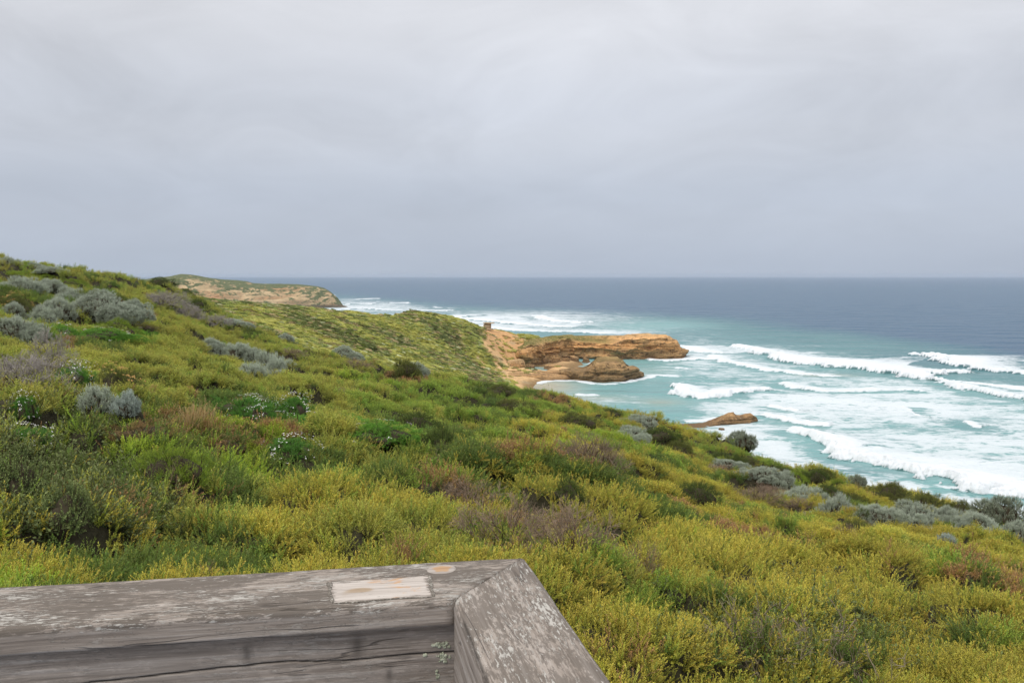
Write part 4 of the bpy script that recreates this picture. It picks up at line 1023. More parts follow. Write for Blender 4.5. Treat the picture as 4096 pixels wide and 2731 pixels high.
def sp_silver(rng, H=0.2):
    g = Geo(); shoot(g, rng, np.zeros(3), rdir(rng, 0.1), H, 22, 0.028, 0.011, 1.5, 0.2, 1, 0.002)
    for i in range(6): shoot(g, rng, np.array([0, 0, H * 0.35 * rng.random()]), rdir(rng, 0.3 + 0.35 * rng.random()), H * (0.45 + 0.35 * rng.random()), 15, 0.027, 0.011, 1.5, 0.1, 0.9, 0.0016)
    return g.get()
def sp_fine(rng, H=0.15):
    g = Geo()
    for i in range(9): shoot(g, rng, np.array([0, 0, H * 0.2 * rng.random()]), rdir(rng, 0.1 + 0.75 * rng.random()), H * (0.6 + 0.4 * rng.random()), 16, 0.034, 0.0045, 1.2, 0.1, 0.9, 0)
    return g.get()
def sp_flower(rng, H=0.2, col=2, heads=5, spread=0.035, hr=0.01):
    g = Geo(); shoot(g, rng, np.zeros(3), rdir(rng, 0.1), H * 0.9, 14, 0.03, 0.006, 1.0, 0.1, 0.8)
    for i in range(heads):
        c = np.array([rng.normal() * spread * 0.5, rng.normal() * spread * 0.5, H * (0.95 + 0.1 * rng.random())]); r = hr * (0.7 + 0.6 * rng.random())
        a = np.linspace(0, 2 * math.pi, 6, endpoint=False)
        V = np.vstack([np.column_stack([c[0] + r * np.cos(a), c[1] + r * np.sin(a), np.full(6, c[2])]), c + [0, 0, r * 0.6]])
        F = np.array([[0, 1, 2, 6], [2, 3, 4, 6], [4, 5, 0, 6]]); g.add(V, F, 1.0, col)
    return g.get()
def sp_twig(rng, H=0.22, depth=3, r=0.0022, kink=0.5, nsub=3, spread=0.6):
    g = Geo()
    def rec(p, d, L, rad, dep):
        q = p + d * L; V, F = rod(p, q, rad, rad * 0.65); g.add(V, F, 1 - dep / (depth + 1), 0)
        if dep == 0: return
        for i in range(nsub):
            nd = unit(d + spread * rng.normal(size=3) + np.array([0, 0, 0.15])); rec(q - d * L * 0.35 * rng.random(), nd, L * (0.6 + 0.3 * rng.random()), rad * 0.62, dep - 1)
    rec(np.zeros(3), rdir(rng, 0.2), H * 0.45, r, depth)
    return g.get()
def sp_grass(rng, H=0.45, n=16, wid=0.0024):
    g = Geo()
    for i in range(n):
        h = H * (0.5 + 0.6 * rng.random()); d = rdir(rng, 0.1 + 0.5 * rng.random() ** 1.5); b = np.array([rng.normal() * 0.03, rng.normal() * 0.03, 0]); s = unit(np.cross(d, [0.1, 0.2, 1.0]) + 1e-3); wv_ = wid
        bend = np.array([d[0], d[1], -0.35]) * h * 0.35
        p = [b + d * h * k + bend * k * k for k in (0, 0.35, 0.7, 1.0)]
        V = []
        for j, q in enumerate(p):
            ww = wv_ * (1, 0.9, 0.7, 0.25)[j]; V += [q - s * ww, q + s * ww]
        g.add(np.array(V), np.array([[0, 1, 3, 2], [2, 3, 5, 4], [4, 5, 7, 6]]), np.repeat([0, .35, .7, 1], 2))
        if rng.random() < 0.3:
            n_ = 8; bs = p[3] + (rng.random((n_, 1)) - 0.6) * (p[3] - p[2]) * 0.8; V, F = leaf_set(bs, unit(d + 0.5 * rng.normal(size=(n_, 3))), unit(rng.normal(size=(n_, 3))), 0.014 * wid / 0.0024, 0.005 * wid / 0.0024); g.add(V, F, 1.0)
    return g.get()

# ---- leaf materials
def leaf_mat(name, base, tip, inst=False, rough=0.55, trans=0.32, var=0.25, spec=0.25):
    m = NT(name)
    tp = m.attr('tip')
    if inst: A = m.attr('tint', 'INSTANCER', 'Color'); B = m.attr('tint2', 'INSTANCER', 'Color')
    else: A, B = base, tip
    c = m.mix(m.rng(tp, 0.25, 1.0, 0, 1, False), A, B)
    if not inst:
        rn = m.attr('rnd'); oi = m.n('ShaderNodeObjectInfo')
        k = m.math('ADD', 1 - var, m.math('ADD', m.math('MULTIPLY', rn, 1.4 * var), m.math('MULTIPLY', oi.outputs['Random'], 0.6 * var)))
        kc = m.n('ShaderNodeCombineColor')
        for i in range(3): m.set(kc, i, k)
        c = m.mix(1.0, c, kc.outputs[0], 'MULTIPLY')
    p = m.principled(c, rough, spec)
    tr = m.n('ShaderNodeBsdfTranslucent'); m.set(tr, 0, c)
    mx = m.n('ShaderNodeMixShader'); m.set(mx, 0, trans); m.set(mx, 1, p); m.set(mx, 2, tr)
    return m.done(mx)
def plain(name, a, b, rough=0.9):
    m = NT(name); co = m.coord('Object'); n = m.noise(co, 30, 3, 0.6); return m.done(m.principled(m.mix(n, a, b), rough, 0.1))
M_cov = leaf_mat('heath_leaf', None, None, True)
M_stem = plain('brown_stem', (0.05, 0.032, 0.018), (0.11, 0.075, 0.045))
M_white = plain('white_petal', (0.62, 0.60, 0.56), (0.78, 0.77, 0.74), 0.7)
M_tan = plain('tan_flower', (0.36, 0.20, 0.06), (0.52, 0.33, 0.13), 0.8)

def sprig_obj(name, data, mats):
    V, F, a, mi = data
    return bpy.data.objects.new(name, mesh_from(name, V, F, False, {'tip': a}, mats, mi))
def tuft(rng, fn, count, spread, **kw):
    g = Geo()
    for i in range(count):
        V, F, a, mi = fn(rng, **kw); th = rng.random() * 6.28; c, s = math.cos(th), math.sin(th); t = 0.5 * rng.random()
        R = np.array([[c, -s, 0], [s, c, 0], [0, 0, 1]]); off = np.array([rng.normal() * spread, rng.normal() * spread, 0])
        Ry = np.array([[math.cos(t), 0, math.sin(t)], [0, 1, 0], [-math.sin(t), 0, math.cos(t)]])
        th2 = math.atan2(off[1], off[0]); Rz = np.array([[math.cos(th2), -math.sin(th2), 0], [math.sin(th2), math.cos(th2), 0], [0, 0, 1]])
        g.V.append(V @ R.T @ Ry.T @ Rz.T + off); g.F.append(F + g.o); g.o += len(V); g.a.append(a); g.m.append(mi)
    return g.get()
KIT = bpy.data.collections.new('sprig_kit')
kit_i = {}
rk = np.random.default_rng(21)
def kit(kind, name, data, mats):
    o = sprig_obj('%02d_%s' % (len(KIT.objects), name), data, mats); KIT.objects.link(o); kit_i.setdefault(kind, []).append(len(KIT.objects) - 1)
for i in range(4): kit('heath', 'heath_sprig', sp_heath(rk), [M_cov, M_stem])
for i in range(3): kit('broad', 'broad_sprig', sp_broad(rk), [M_cov, M_stem])
for i in range(3): kit('fine', 'fine_sprig', sp_fine(rk), [M_cov, M_stem])
for i in range(2): kit('pink', 'budding_sprig', sp_heath(rk, 0.19, 4, 20), [M_cov, M_stem])
for i in range(3): kit('twig', 'dry_twig', sp_twig(rk, 0.20, 3, 0.0022), [M_cov, M_cov])
for i in range(3): kit('tuft', 'heath_tuft', tuft(rk, sp_heath, 9, 0.07, H=0.17, n=4, nl=9, LL=0.026, LW=0.010), [M_cov, M_stem])
for i in range(3): kit('btuft', 'broad_tuft', tuft(rk, sp_broad, 7, 0.07), [M_cov, M_stem])
for i in range(2): kit('ttuft', 'twig_tuft', tuft(rk, sp_twig, 5, 0.06, H=0.2, depth=3, r=0.003), [M_cov, M_cov])
for i in range(2): kit('grass', 'grass_tuft', sp_grass(rk, 0.3, 14), [M_cov])
def clump(rng):
    """leaf masses of one distant bush"""
    n = 260; d = unit(rng.normal(size=(n, 3))); d[:, 2] = np.abs(d[:, 2]) * 1.0; r = 0.5 * (0.75 + 0.4 * fbm3(d[:, 0] * 2 + 9, d[:, 1] * 2, d[:, 2] * 2, int(rng.integers(99)), 2))
    p = d * r[:, None] * (1, 1, 0.75); V, F = leaf_set(p, unit(d + 0.7 * rng.normal(size=(n, 3)) + (0, 0, 0.4)), unit(rng.normal(size=(n, 3))), 0.20, 0.11)
    return V, F, np.repeat(np.clip(p[:, 2] * 2.4, 0, 1), 4), np.zeros(n, int)
for i in range(4): kit('clump', 'bush_clump', clump(rk), [M_cov])

def gn_instancer(name):
    ng = bpy.data.node_groups.new(name, 'GeometryNodeTree')
    ng.interface.new_socket('Geometry', in_out='INPUT', socket_type='NodeSocketGeometry'); ng.interface.new_socket('Geometry', in_out='OUTPUT', socket_type='NodeSocketGeometry')
    N = ng.nodes; gi = N.new('NodeGroupInput'); go = N.new('NodeGroupOutput')
    ci = N.new('GeometryNodeCollectionInfo'); ci.inputs['Collection'].default_value = KIT; ci.inputs['Separate Children'].default_value = True; ci.inputs['Reset Children'].default_value = True
    ip = N.new('GeometryNodeInstanceOnPoints'); ip.inputs['Pick Instance'].default_value = True
    def na(nm, ty): n = N.new('GeometryNodeInputNamedAttribute'); n.data_type = ty; n.inputs[0].default_value = nm; return n.outputs[0]
    L = ng.links.new
    L(gi.outputs[0], ip.inputs['Points']); L(ci.outputs[0], ip.inputs['Instance']); L(na('idx', 'INT'), ip.inputs['Instance Index']); L(na('rot', 'QUATERNION'), ip.inputs['Rotation']); L(na('scl', 'FLOAT_VECTOR'), ip.inputs['Scale'])
    L(ip.outputs[0], go.inputs[0])
    return ng
GN = gn_instancer('plant_out')
def quats(dirs, spin):
    """rotation taking +z to dirs after a spin about z"""
    n = len(dirs); z = np.array([0, 0, 1.0]); c = dirs[:, 2]; ax = np.cross(np.broadcast_to(z, dirs.shape), dirs)
    q1 = np.column_stack([1 + c, ax]); q1 /= np.linalg.norm(q1, axis=1)[:, None] + 1e-9
    a = np.cos(spin / 2); b = np.sin(spin / 2)   # q1 * (a,0,0,b)
    return np.column_stack([q1[:, 0] * a - q1[:, 3] * b, q1[:, 1] * a + q1[:, 2] * b, q1[:, 2] * a - q1[:, 1] * b, q1[:, 3] * a + q1[:, 0] * b])
def cover(name, P, idx, q, scl, tint, tint2, label, cat):
    me = bpy.data.meshes.new(name); n = len(P)
    me.vertices.add(n); me.vertices.foreach_set('co', np.asarray(P, np.float32).ravel())
    a = me.attributes.new('idx', 'INT', 'POINT'); a.data.foreach_set('value', np.asarray(idx, np.int32))
    a = me.attributes.new('rot', 'QUATERNION', 'POINT'); a.data.foreach_set('value', np.asarray(q, np.float32).ravel())
    a = me.attributes.new('scl', 'FLOAT_VECTOR', 'POINT'); a.data.foreach_set('vector', np.asarray(scl, np.float32).ravel())
    for nm, c in (('tint', tint), ('tint2', tint2)):
        a = me.attributes.new(nm, 'FLOAT_COLOR', 'POINT'); a.data.foreach_set('color', np.hstack([c, np.ones((n, 1))]).astype(np.float32).ravel())
    o = link(name, me); md = o.modifiers.new('plants', 'NODES'); md.node_group = GN
    return tag(o, label, cat, kind='stuff')

# ------------------------------------------------------------------ individual shrubs (laid out from the photograph)
# (x, base y, width, height in photo pixels, species, label)
SHRUBS = [
    (400, 1272, 240, 112, 'silver', 'broad silver grey shrub with dark underside, largest on the left slope'),
    (212, 1280, 150, 98, 'silver', 'silver shrub joined to the left side of the largest silver shrub'),
    (530, 1254, 80, 30, 'silver', 'low silver tongue of foliage at the right end of the largest silver shrub'),
    (85, 1158, 120, 58, 'silver', 'silver shrub just under the yellow green band near the skyline'),
    (185, 1160, 110, 52, 'silver', 'silver shrub between the yellow green band and the largest silver shrub'),
    (282, 1188, 110, 46, 'silver', 'silver shrub just above the largest silver shrub on the left slope'),
    (32, 1056, 80, 34, 'silver', 'grey green shrub at the highest point of the left skyline'),
    (140, 1072, 62, 26, 'silver', 'pale tuft shaped shrub poking above the left skyline'),
    (208, 1090, 95, 28, 'silver', 'flat silver shrub along the left skyline'),
    (42, 1270, 95, 66, 'silver', 'silver shrub at the left edge above a bigger one'),
    (70, 1362, 155, 112, 'silver', 'big silver shrub at the left edge above the bare grey bush'),
    (120, 1368, 60, 36, 'silver', 'small silver shrub tucked under the big one at the left edge'),
    (648, 1218, 165, 64, 'deadgrey', 'leafless mauve grey shrub below the skyline dip, upper of the row'),
    (745, 1266, 165, 64, 'deadgrey', 'leafless mauve grey shrub, middle of the descending row'),
    (862, 1298, 115, 40, 'deadgrey', 'leafless mauve grey shrub at the low end of the row'),
    (857, 1416, 112, 70, 'silver', 'silver shrub, topmost left of the cluster in the middle of the slope'),
    (962, 1432, 112, 70, 'silver', 'silver shrub, second of the mid-slope cluster'),
    (1080, 1484, 132, 86, 'silver', 'greener silver shrub on the right of the mid-slope cluster'),
    (1010, 1504, 108, 62, 'silver', 'silver shrub at the foot of the mid-slope cluster'),
    (1110, 1506, 76, 36, 'silver', 'smallest silver shrub at the low right end of the mid-slope cluster'),
    (385, 1624, 128, 98, 'silver', 'rounded grey green cushion behind the palest silver bush'),
    (511, 1646, 118, 84, 'pale', 'palest silver white cushion bush beside the dry grass'),
    (1142, 1366, 66, 36, 'silver', 'small silver shrub on the ridge line against the second hill'),
    (1372, 1432, 120, 50, 'silver', 'low silver shrub on the ridge above the brown dry bushes'),
    (1625, 1496, 110, 74, 'olive', 'dark green rounded shrub on the ridge against the second hill'),
    (1672, 1498, 70, 60, 'silver', 'silver shrub hugging the right side of the dark ridge shrub'),
    (2965, 1792, 116, 78, 'silverdark', 'rounded grey green shrub standing against the white surf'),
    (3098, 1840, 140, 70, 'silverdark', 'broad grey green shrub just below the rounded one by the surf'),
    (3155, 1852, 84, 40, 'silver', 'pale grey lobe at the right foot of the broad grey green shrub'),
    (2905, 1868, 110, 36, 'silver', 'low silver strip of shrub below the rounded shrub by the surf'),
    (3040, 1915, 130, 56, 'silver', 'upper silver shrub of the diagonal band on the right slope'),
    (3120, 1942, 120, 66, 'silver', 'silver shrub in the middle of the diagonal band'),
    (3205, 2002, 142, 72, 'silver', 'silver shrub with brown stems low in the diagonal band'),
    (3335, 2046, 152, 78, 'silver', 'silver brown shrub at the end of the diagonal band'),
    (3500, 2080, 150, 74, 'silver', 'long silver shrub at the foot of the olive mounds, left part'),
    (3640, 2084, 160, 84, 'silver', 'long silver shrub at the foot of the olive mounds, right part'),
    (3785, 2094, 125, 84, 'silver', 'dome shaped silver shrub right of the olive mounds'),
    (3920, 2116, 150, 74, 'silver', 'silver shrub below the darkest shrub at the right edge'),
    (4000, 2090, 205, 116, 'silverdark', 'darkest and tallest grey shrub at the right edge over the surf'),
    (4065, 2156, 145, 90, 'silver', 'silver shrub at the right edge in front of the darkest shrub'),
    (3783, 2174, 88, 42, 'pale', 'small pale silver bush alone in the golden heath'),
    (3430, 1946, 76, 56, 'silverdark', 'dark grey tuft on the edge left of the olive mounds'),
    (3560, 2012, 190, 96, 'olive', 'olive green mound on the cliff edge, left of three'),
    (3700, 2036, 190, 86, 'olive', 'olive green mound on the cliff edge, middle of three'),
    (3842, 2052, 130, 62, 'olive', 'olive green mound on the cliff edge, right of three'),
    (3265, 1926, 88, 62, 'dark', 'dark green shrub with a ragged crown near the cliff edge'),
    (3345, 1946, 44, 36, 'lime', 'small bright lime shrub near the cliff edge'),
    (3185, 1926, 104, 50, 'lime', 'yellow green shrub between silver band and dark ragged shrub'),
    (3235, 1850, 150, 44, 'olive', 'olive shrub on the cliff edge right of the broad grey shrub'),
    (1000, 1692, 250, 124, 'daisy', 'bright green daisy bush dotted with white flowers, the bigger one'),
    (1170, 1656, 150, 88, 'daisy', 'bright green daisy bush with the densest white flowers'),
    (1240, 1742, 400, 100, 'fine', 'wide bright green feathery bush below the daisy bushes'),
    (1500, 1760, 260, 90, 'fine', 'bright green feathery bush trailing right of the wide one'),
    (300, 1550, 165, 112, 'daisy', 'dark green daisy bush right of the bare grey bush'),
    (88, 1664, 118, 104, 'daisy', 'green daisy bush near the left edge with white flower clusters'),
    (100, 1750, 190, 62, 'daisy', 'low daisy bush at the left edge with many pale flowers'),
    (1150, 1800, 220, 66, 'daisy', 'low daisy bush with white flowers along the front of the wide green bush'),
    (240, 1350, 180, 62, 'fine', 'bright green cushion with scattered white flowers, left of four'),
    (385, 1356, 210, 58, 'fine', 'bright green cushion below the largest silver shrub'),
    (468, 1312, 160, 42, 'lime', 'yellow green flat topped bush on the bright green cushions'),
    (560, 1346, 130, 40, 'fine', 'bright green cushion beside the small brown bush'),
    (575, 1332, 90, 40, 'deadbrown', 'small brown bush at the right end of the green cushions'),
    (475, 1562, 210, 112, 'tanflower', 'bush with orange tan flower heads behind the silver cushions'),
    (70, 1258, 150, 92, 'tanflower', 'orange flowered bush between silver shrubs near the left edge'),
    (985, 1736, 110, 58, 'tanflower', 'small bush with peach flower heads in front of the big daisy bush'),
    (90, 1556, 300, 150, 'deadgrey', 'tangled bare grey bush at the left edge'),
    (205, 1450, 140, 86, 'deadgrey', 'bare twiggy bush rising behind the tangled grey one'),
    (1900, 2020, 210, 86, 'deadbrown', 'dry brown bush above the biggest brown bush'),
    (2020, 2160, 260, 150, 'deadbrown', 'biggest dry brown twiggy bush beyond the corner of the railing'),
    (2290, 2190, 250, 150, 'deadbrown', 'grey brown twiggy bush right of the biggest brown bush'),
    (2560, 2280, 140, 84, 'deadbrown', 'small twiggy brown bush low on the right slope'),
    (2370, 1868, 190, 130, 'deadbrown', 'mauve brown bush among dark green ones in mid slope'),
    (3040, 2016, 160, 80, 'deadbrown', 'mauve brown bush beside the silver diagonal band'),
    (2850, 1894, 120, 40, 'deadbrown', 'low mauve brown bush above the golden heath'),
    (1420, 1478, 130, 46, 'deadbrown', 'dry brown bush on the ridge left of the dark green shrub'),
    (1150, 1424, 120, 36, 'deadbrown', 'brown bush right of the topmost mid-slope silver shrubs'),
    (60, 1975, 280, 190, 'broad', 'dark leafy bush at the left edge with a black hollow'),
    (270, 2075, 270, 160, 'broad', 'leafy grey green bush in front of the dark leafy one'),
    (3010, 2712, 350, 280, 'thorn', 'thorny half bare bush with tiny round leaves, left part'),
    (3380, 2760, 400, 280, 'thorn', 'thorny half bare bush with tiny round leaves, right part'),
    (770, 1722, 170, 150, 'grass', 'clump of dry straw coloured grass with seed heads'),
    (620, 1716, 150, 70, 'grass', 'low clump of dry grass below the palest silver bush'),
    (560, 1750, 240, 76, 'rust', 'rusty brown low bush left of the dry grass'),
    (900, 1808, 210, 66, 'rust', 'rusty pink low bush right of the dry grass'),
    (420, 1700, 180, 60, 'lime', 'bright lime bush left of the rusty bush'),
    (700, 1905, 330, 140, 'lime', 'bright lime green dome in the middle of the near heath'),
    (1760, 1790, 230, 120, 'dark', 'dark green bush in the hollow below the ridge'),
    (1660, 1720, 190, 90, 'dark', 'dark green bush right of the feathery bush'),
    (2520, 1760, 120, 60, 'silver', 'grey bush on the slope above the golden heath'),
    (2050, 1640, 150, 50, 'olive', 'olive bush below the ridge in front of the cove'),
    (2300, 1700, 180, 60, 'olive', 'olive bush on the slope below the cove'),
    (2640, 1745, 130, 50, 'dark', 'dark green bush where the slope meets the shore rock'),
    (2270, 1990, 170, 90, 'dark', 'dark green bush above the grey brown twiggy bush'),
    (2780, 1990, 190, 80, 'dark', 'dark green bush between golden heath and brown bush'),
    (3420, 2135, 170, 66, 'olive', 'olive bush at the upper edge of the golden heath'),
    (3380, 2145, 60, 44, 'deadbrown', 'small dry twiggy bush beside the olive bush at the heath edge'),
    (60, 1108, 170, 30, 'lime', 'yellow green low shrub band under the left skyline, left part'),
    (190, 1122, 120, 28, 'lime', 'yellow green low shrub band under the left skyline, right part'),
    (285, 1140, 130, 30, 'lime', 'yellow green flat shrub above the largest silver shrub'),
    (640, 1135, 120, 30, 'dark', 'dark green shrub at the skyline dip in front of the far headland'),
    (735, 1180, 110, 34, 'dark', 'dark green shrub on the ridge line above the leafless row'),
    (790, 1222, 80, 36, 'dark', 'dark rounded shrub on the ridge line against the far cliffs'),
    (930, 1305, 100, 36, 'silver', 'grey silver shrub right of the leafless row on the ridge'),
    (1010, 1340, 110, 40, 'dark', 'dark shrub on the ridge below the second hill, leftmost'),
    (1230, 1420, 130, 34, 'olive', 'olive shrub on the ridge left of the low silver shrub'),
    (2880, 1838, 150, 44, 'dark', 'green shrub below the rounded grey shrub by the surf'),
    (2990, 1868, 130, 44, 'olive', 'green shrub between the rounded grey shrub and the diagonal band'),
    (3110, 1895, 110, 40, 'dark', 'dark green shrub above the diagonal silver band'),
    (3320, 1985, 120, 50, 'dark', 'dark green shrub in the belt left of the olive mounds'),
    (3420, 2010, 100, 46, 'olive', 'olive shrub in the belt just left of the long silver shrubs'),
    (3190, 2040, 120, 50, 'deadbrown', 'brown twiggy bush under the diagonal silver band'),
    (3300, 1900, 110, 36, 'olive', 'grass green shrub on the cliff edge above the lime shrub'),
    (3450, 2070, 80, 40, 'dark', 'dark shrub squeezed between the silver brown and long silver shrubs'),
    (2700, 1800, 160, 50, 'olive', 'olive green cushion on the edge above the long shore rock'),
    (2560, 1695, 120, 40, 'silver', 'grey shrub at the edge of the slope left of the shore rock'),
    (2450, 1665, 110, 36, 'dark', 'dark green shrub on the edge of the slope below the cove'),
    (1880, 1540, 120, 36, 'deadbrown', 'mauve brown bush on the edge just below the beach'),
    (2000, 1565, 120, 34, 'olive', 'green shrub on the edge just below the beach'),
]
PROTO = {}
def realise(variants, dirs, pos, scl, rng):
    """join transformed sprigs into one mesh"""
    g = Geo(); rn = []
    q = quats(dirs, rng.random(len(dirs)) * 6.283)
    w_, x_, y_, z_ = q.T
    R = np.stack([np.stack([1 - 2 * (y_ * y_ + z_ * z_), 2 * (x_ * y_ - z_ * w_), 2 * (x_ * z_ + y_ * w_)], -1), np.stack([2 * (x_ * y_ + z_ * w_), 1 - 2 * (x_ * x_ + z_ * z_), 2 * (y_ * z_ - x_ * w_)], -1), np.stack([2 * (x_ * z_ - y_ * w_), 2 * (y_ * z_ + x_ * w_), 1 - 2 * (x_ * x_ + y_ * y_)], -1)], 1)
    pick = rng.integers(len(variants), size=len(dirs))
    for k, (V, F, a, mi) in enumerate(variants):
        s = np.nonzero(pick == k)[0]
        if not len(s): continue
        W = np.einsum('nij,vj->nvi', R[s], V) * scl[s][:, None, None] + pos[s][:, None, :]
        n = len(V)
        g.V.append(W.reshape(-1, 3)); g.F.append((F[None] + (np.arange(len(s)) * n)[:, None, None]).reshape(-1, 4) + g.o); g.o += n * len(s)
        g.a.append(np.tile(a, len(s))); g.m.append(np.tile(mi, len(s))); rn.append(np.repeat(rng.random(len(s)), n))
    V, F, a, mi = g.get()
    return V, F, a, mi, np.concatenate(rn)
LM = {
    'silver': leaf_mat('silver_leaf', (0.40, 0.45, 0.35), (0.64, 0.70, 0.57), trans=0.3),
    'pale': leaf_mat('pale_silver_leaf', (0.34, 0.40, 0.35), (0.56, 0.63, 0.56), trans=0.2),
    'silverdark': leaf_mat('grey_green_leaf', (0.25, 0.29, 0.20), (0.48, 0.53, 0.40), trans=0.3),
    'daisy': leaf_mat('daisy_leaf', (0.079, 0.193, 0.032), (0.140, 0.330, 0.046)),
    'fine': leaf_mat('feathery_leaf', (0.105, 0.245, 0.032), (0.214, 0.429, 0.049)),
    'tanflower': leaf_mat('olive_leaf', (0.123, 0.158, 0.035), (0.247, 0.264, 0.066)),
    'broad': leaf_mat('grey_green_broad_leaf', (0.095, 0.145, 0.045), (0.26, 0.32, 0.10), trans=0.2),
    'olive': leaf_mat('olive_shrub_leaf', (0.105, 0.140, 0.035), (0.247, 0.256, 0.063)),
    'dark': leaf_mat('dark_shrub_leaf', (0.070, 0.114, 0.028), (0.165, 0.223, 0.046)),
    'lime': leaf_mat('lime_leaf', (0.175, 0.280, 0.035), (0.396, 0.511, 0.049)),
    'rust': leaf_mat('rusty_leaf', (0.210, 0.166, 0.052), (0.446, 0.272, 0.124)),
    'deadbrown': leaf_mat('dry_brown_twig', (0.15, 0.105, 0.070), (0.31, 0.225, 0.155), trans=0.0),
    'deadgrey': leaf_mat('dry_grey_twig', (0.20, 0.175, 0.155), (0.38, 0.34, 0.305), trans=0.0),
    'thorn': leaf_mat('thorn_leaf', (0.10, 0.16, 0.03), (0.20, 0.27, 0.05)),
    'grass': leaf_mat('straw', (0.30, 0.22, 0.09), (0.52, 0.38, 0.18), trans=0.2),
}
M_core = plain('dense_twigs', (0.035, 0.028, 0.018), (0.07, 0.058, 0.036))  # dark brown of the inner dome, shade inside the crown put into colour
def lobes(d, sd):
    """distance to the outside of a crown made of several rounded lobes, along unit directions d"""
    lr = np.random.default_rng(int(sd * 1000)); out = np.full(d.shape[:-1], 0.32)
    for i in range(12):
        a = i * 2.4 + lr.random(); q = (0.28 + 0.46 * lr.random()) * (i > 0); c = np.array([q * math.cos(a), q * math.sin(a), (0.05 + 0.50 * lr.random() * (1 - 0.5 * q)) * (i > 0) + 0.3 * (i == 0)]); R_ = 0.22 + 0.20 * lr.random() + 0.14 * (i == 0)
        b = d @ c; disc = b * b - (c @ c - R_ * R_); t = np.where(disc > 0, b + np.sqrt(np.maximum(disc, 0)), 0); out = np.maximum(out, t)
    return out * (0.90 + 0.30 * fbm3(d[..., 0] * 3 + sd, d[..., 1] * 3, d[..., 2] * 3, int(sd * 7) + 3, 2))
def lumpy(rng, n, sd, low):
    d = unit(rng.normal(size=(n, 3))); d[:, 2] = np.where(d[:, 2] < low, np.abs(d[:, 2]), d[:, 2]); d = unit(d)
    return d, lobes(d, sd)
def make_proto(sp, size, var):
    """mesh parts of one shrub of unit radius; size 0 small, 1 medium, 2 large (smaller twigs against the whole)"""
    rng = np.random.default_rng(hash((sp.__len__(), size, var, sum(map(ord, sp)))) % 99991)
    k = (0.42, 0.24, 0.145)[size]; sd = rng.random() * 50
    foot = {'silver': 0.40, 'pale': 0.34, 'silverdark': 0.40, 'daisy': 0.42, 'fine': 0.42, 'broad': 0.5, 'thorn': 0.7, 'grass': 0.5, 'deadgrey': 0.6, 'deadbrown': 0.6}.get(sp, 0.42) * k
    n = int(np.clip(9.0 / foot ** 2 * (0.42 if sp in ('deadgrey', 'deadbrown') else 0.75), 60, 2600))
    H = 0.18
    fn = {'silver': sp_silver, 'pale': sp_silver, 'silverdark': sp_silver, 'daisy': sp_fine, 'fine': sp_fine, 'broad': sp_broad, 'thorn': sp_broad}.get(sp, sp_heath)
    parts = []
    low = 0.12 if sp.startswith('silver') else -0.05
    if sp == 'grass':
        n = 46; pos = np.column_stack([rng.normal(size=(n, 2)) * 0.42, np.zeros(n)]); dirs = unit(np.column_stack([pos[:, :2] * 0.5 + rng.normal(size=(n, 2)) * 0.15, np.ones(n)]))
        V, F, a, mi, rn = realise([sp_grass(rng, 0.9, 10, 0.008) for _ in range(3)], dirs, pos, np.full(n, 0.95) * (0.6 + 0.6 * rng.random(n)), rng)
        return [('blades', mesh_from('grass_blades', V, F, False, {'tip': a, 'rnd': rn}, [LM['grass']], mi * 0))]
    if sp in ('deadgrey', 'deadbrown'):
        fine_ = sp == 'deadbrown'
        vs_ = [sp_twig(rng, 0.32, 3, 0.0062 if fine_ else 0.0075, spread=0.5 if fine_ else 0.75) for _ in range(5)]
        d, r = lumpy(rng, n, sd, 0.0)
        rad = r * (0.55 + 0.42 * rng.random(n)); pos = d * rad[:, None]
        V, F, a, mi, rn = realise(vs_, unit(d + (0, 0, 0.35) + 0.45 * rng.normal(size=d.shape)), pos, k / 0.22 * (0.8 + 0.5 * rng.random(n)), rng)
        parts.append(('twigs', mesh_from('dry_twigs', V, F, False, {'tip': a, 'rnd': rn}, [LM[sp]], mi * 0)))
        lowc = 0.55
    else:
        kw = {}
        vs_ = [fn(rng, **kw) for _ in range(4)]
        d, r = lumpy(rng, n, sd, low)
        keep = np.ones(n, bool)
        if sp == 'thorn': keep = rng.random(n) < 0.62
        d = d[keep]; r = r[keep]
        pos = d * (r * (0.78 + 0.17 * rng.random(len(d)) ** 0.7))[:, None]
        upw = 0.9 if sp in ('silver', 'pale', 'silverdark') else 0.55
        V, F, a, mi, rn = realise(vs_, unit(d + (0, 0, upw) + 0.28 * rng.normal(size=d.shape)), pos - d * k * 0.45, k / H * 0.62 * (0.75 + 0.5 * rng.random(len(d))), rng)
        parts.append(('foliage', mesh_from(sp + '_foliage', V, F, False, {'tip': a, 'rnd': rn}, [LM[sp], M_stem], mi)))
        lowc = 0.66
        if sp in ('daisy', 'tanflower', 'fine'):
            nf = int({'daisy': (90, 200, 380), 'tanflower': (30, 60, 110), 'fine': (6, 16, 34)}[sp][size])
            d, r = lumpy(rng, nf * 3, sd, 0.2); cl = fbm3(d[:, 0] * 2, d[:, 1] * 2, d[:, 2] * 2, 9, 2); o_ = np.argsort(-cl)[:int(nf * 1.6)]; rng.shuffle(o_); o_ = o_[:nf]; d = d[o_]; r = r[o_]
            G = Geo()
            V, F, a, mi, rn = realise([sp_flower(rng, 0.12, 2, 2 if sp == 'daisy' else 6, 0.07, 0.013 if sp == 'daisy' else 0.015) for _ in range(3)], unit(d + (0, 0, 0.7)), d * (r * 0.93)[:, None], np.full(len(d), k / H * (0.62 if sp != 'tanflower' else 0.72)), rng)
            fm = mi == 2
            parts.append(('flower_heads', mesh_from(sp + '_flowers', V, F[fm], False, {'tip': a, 'rnd': rn}, [M_tan if sp == 'tanflower' else M_white])))
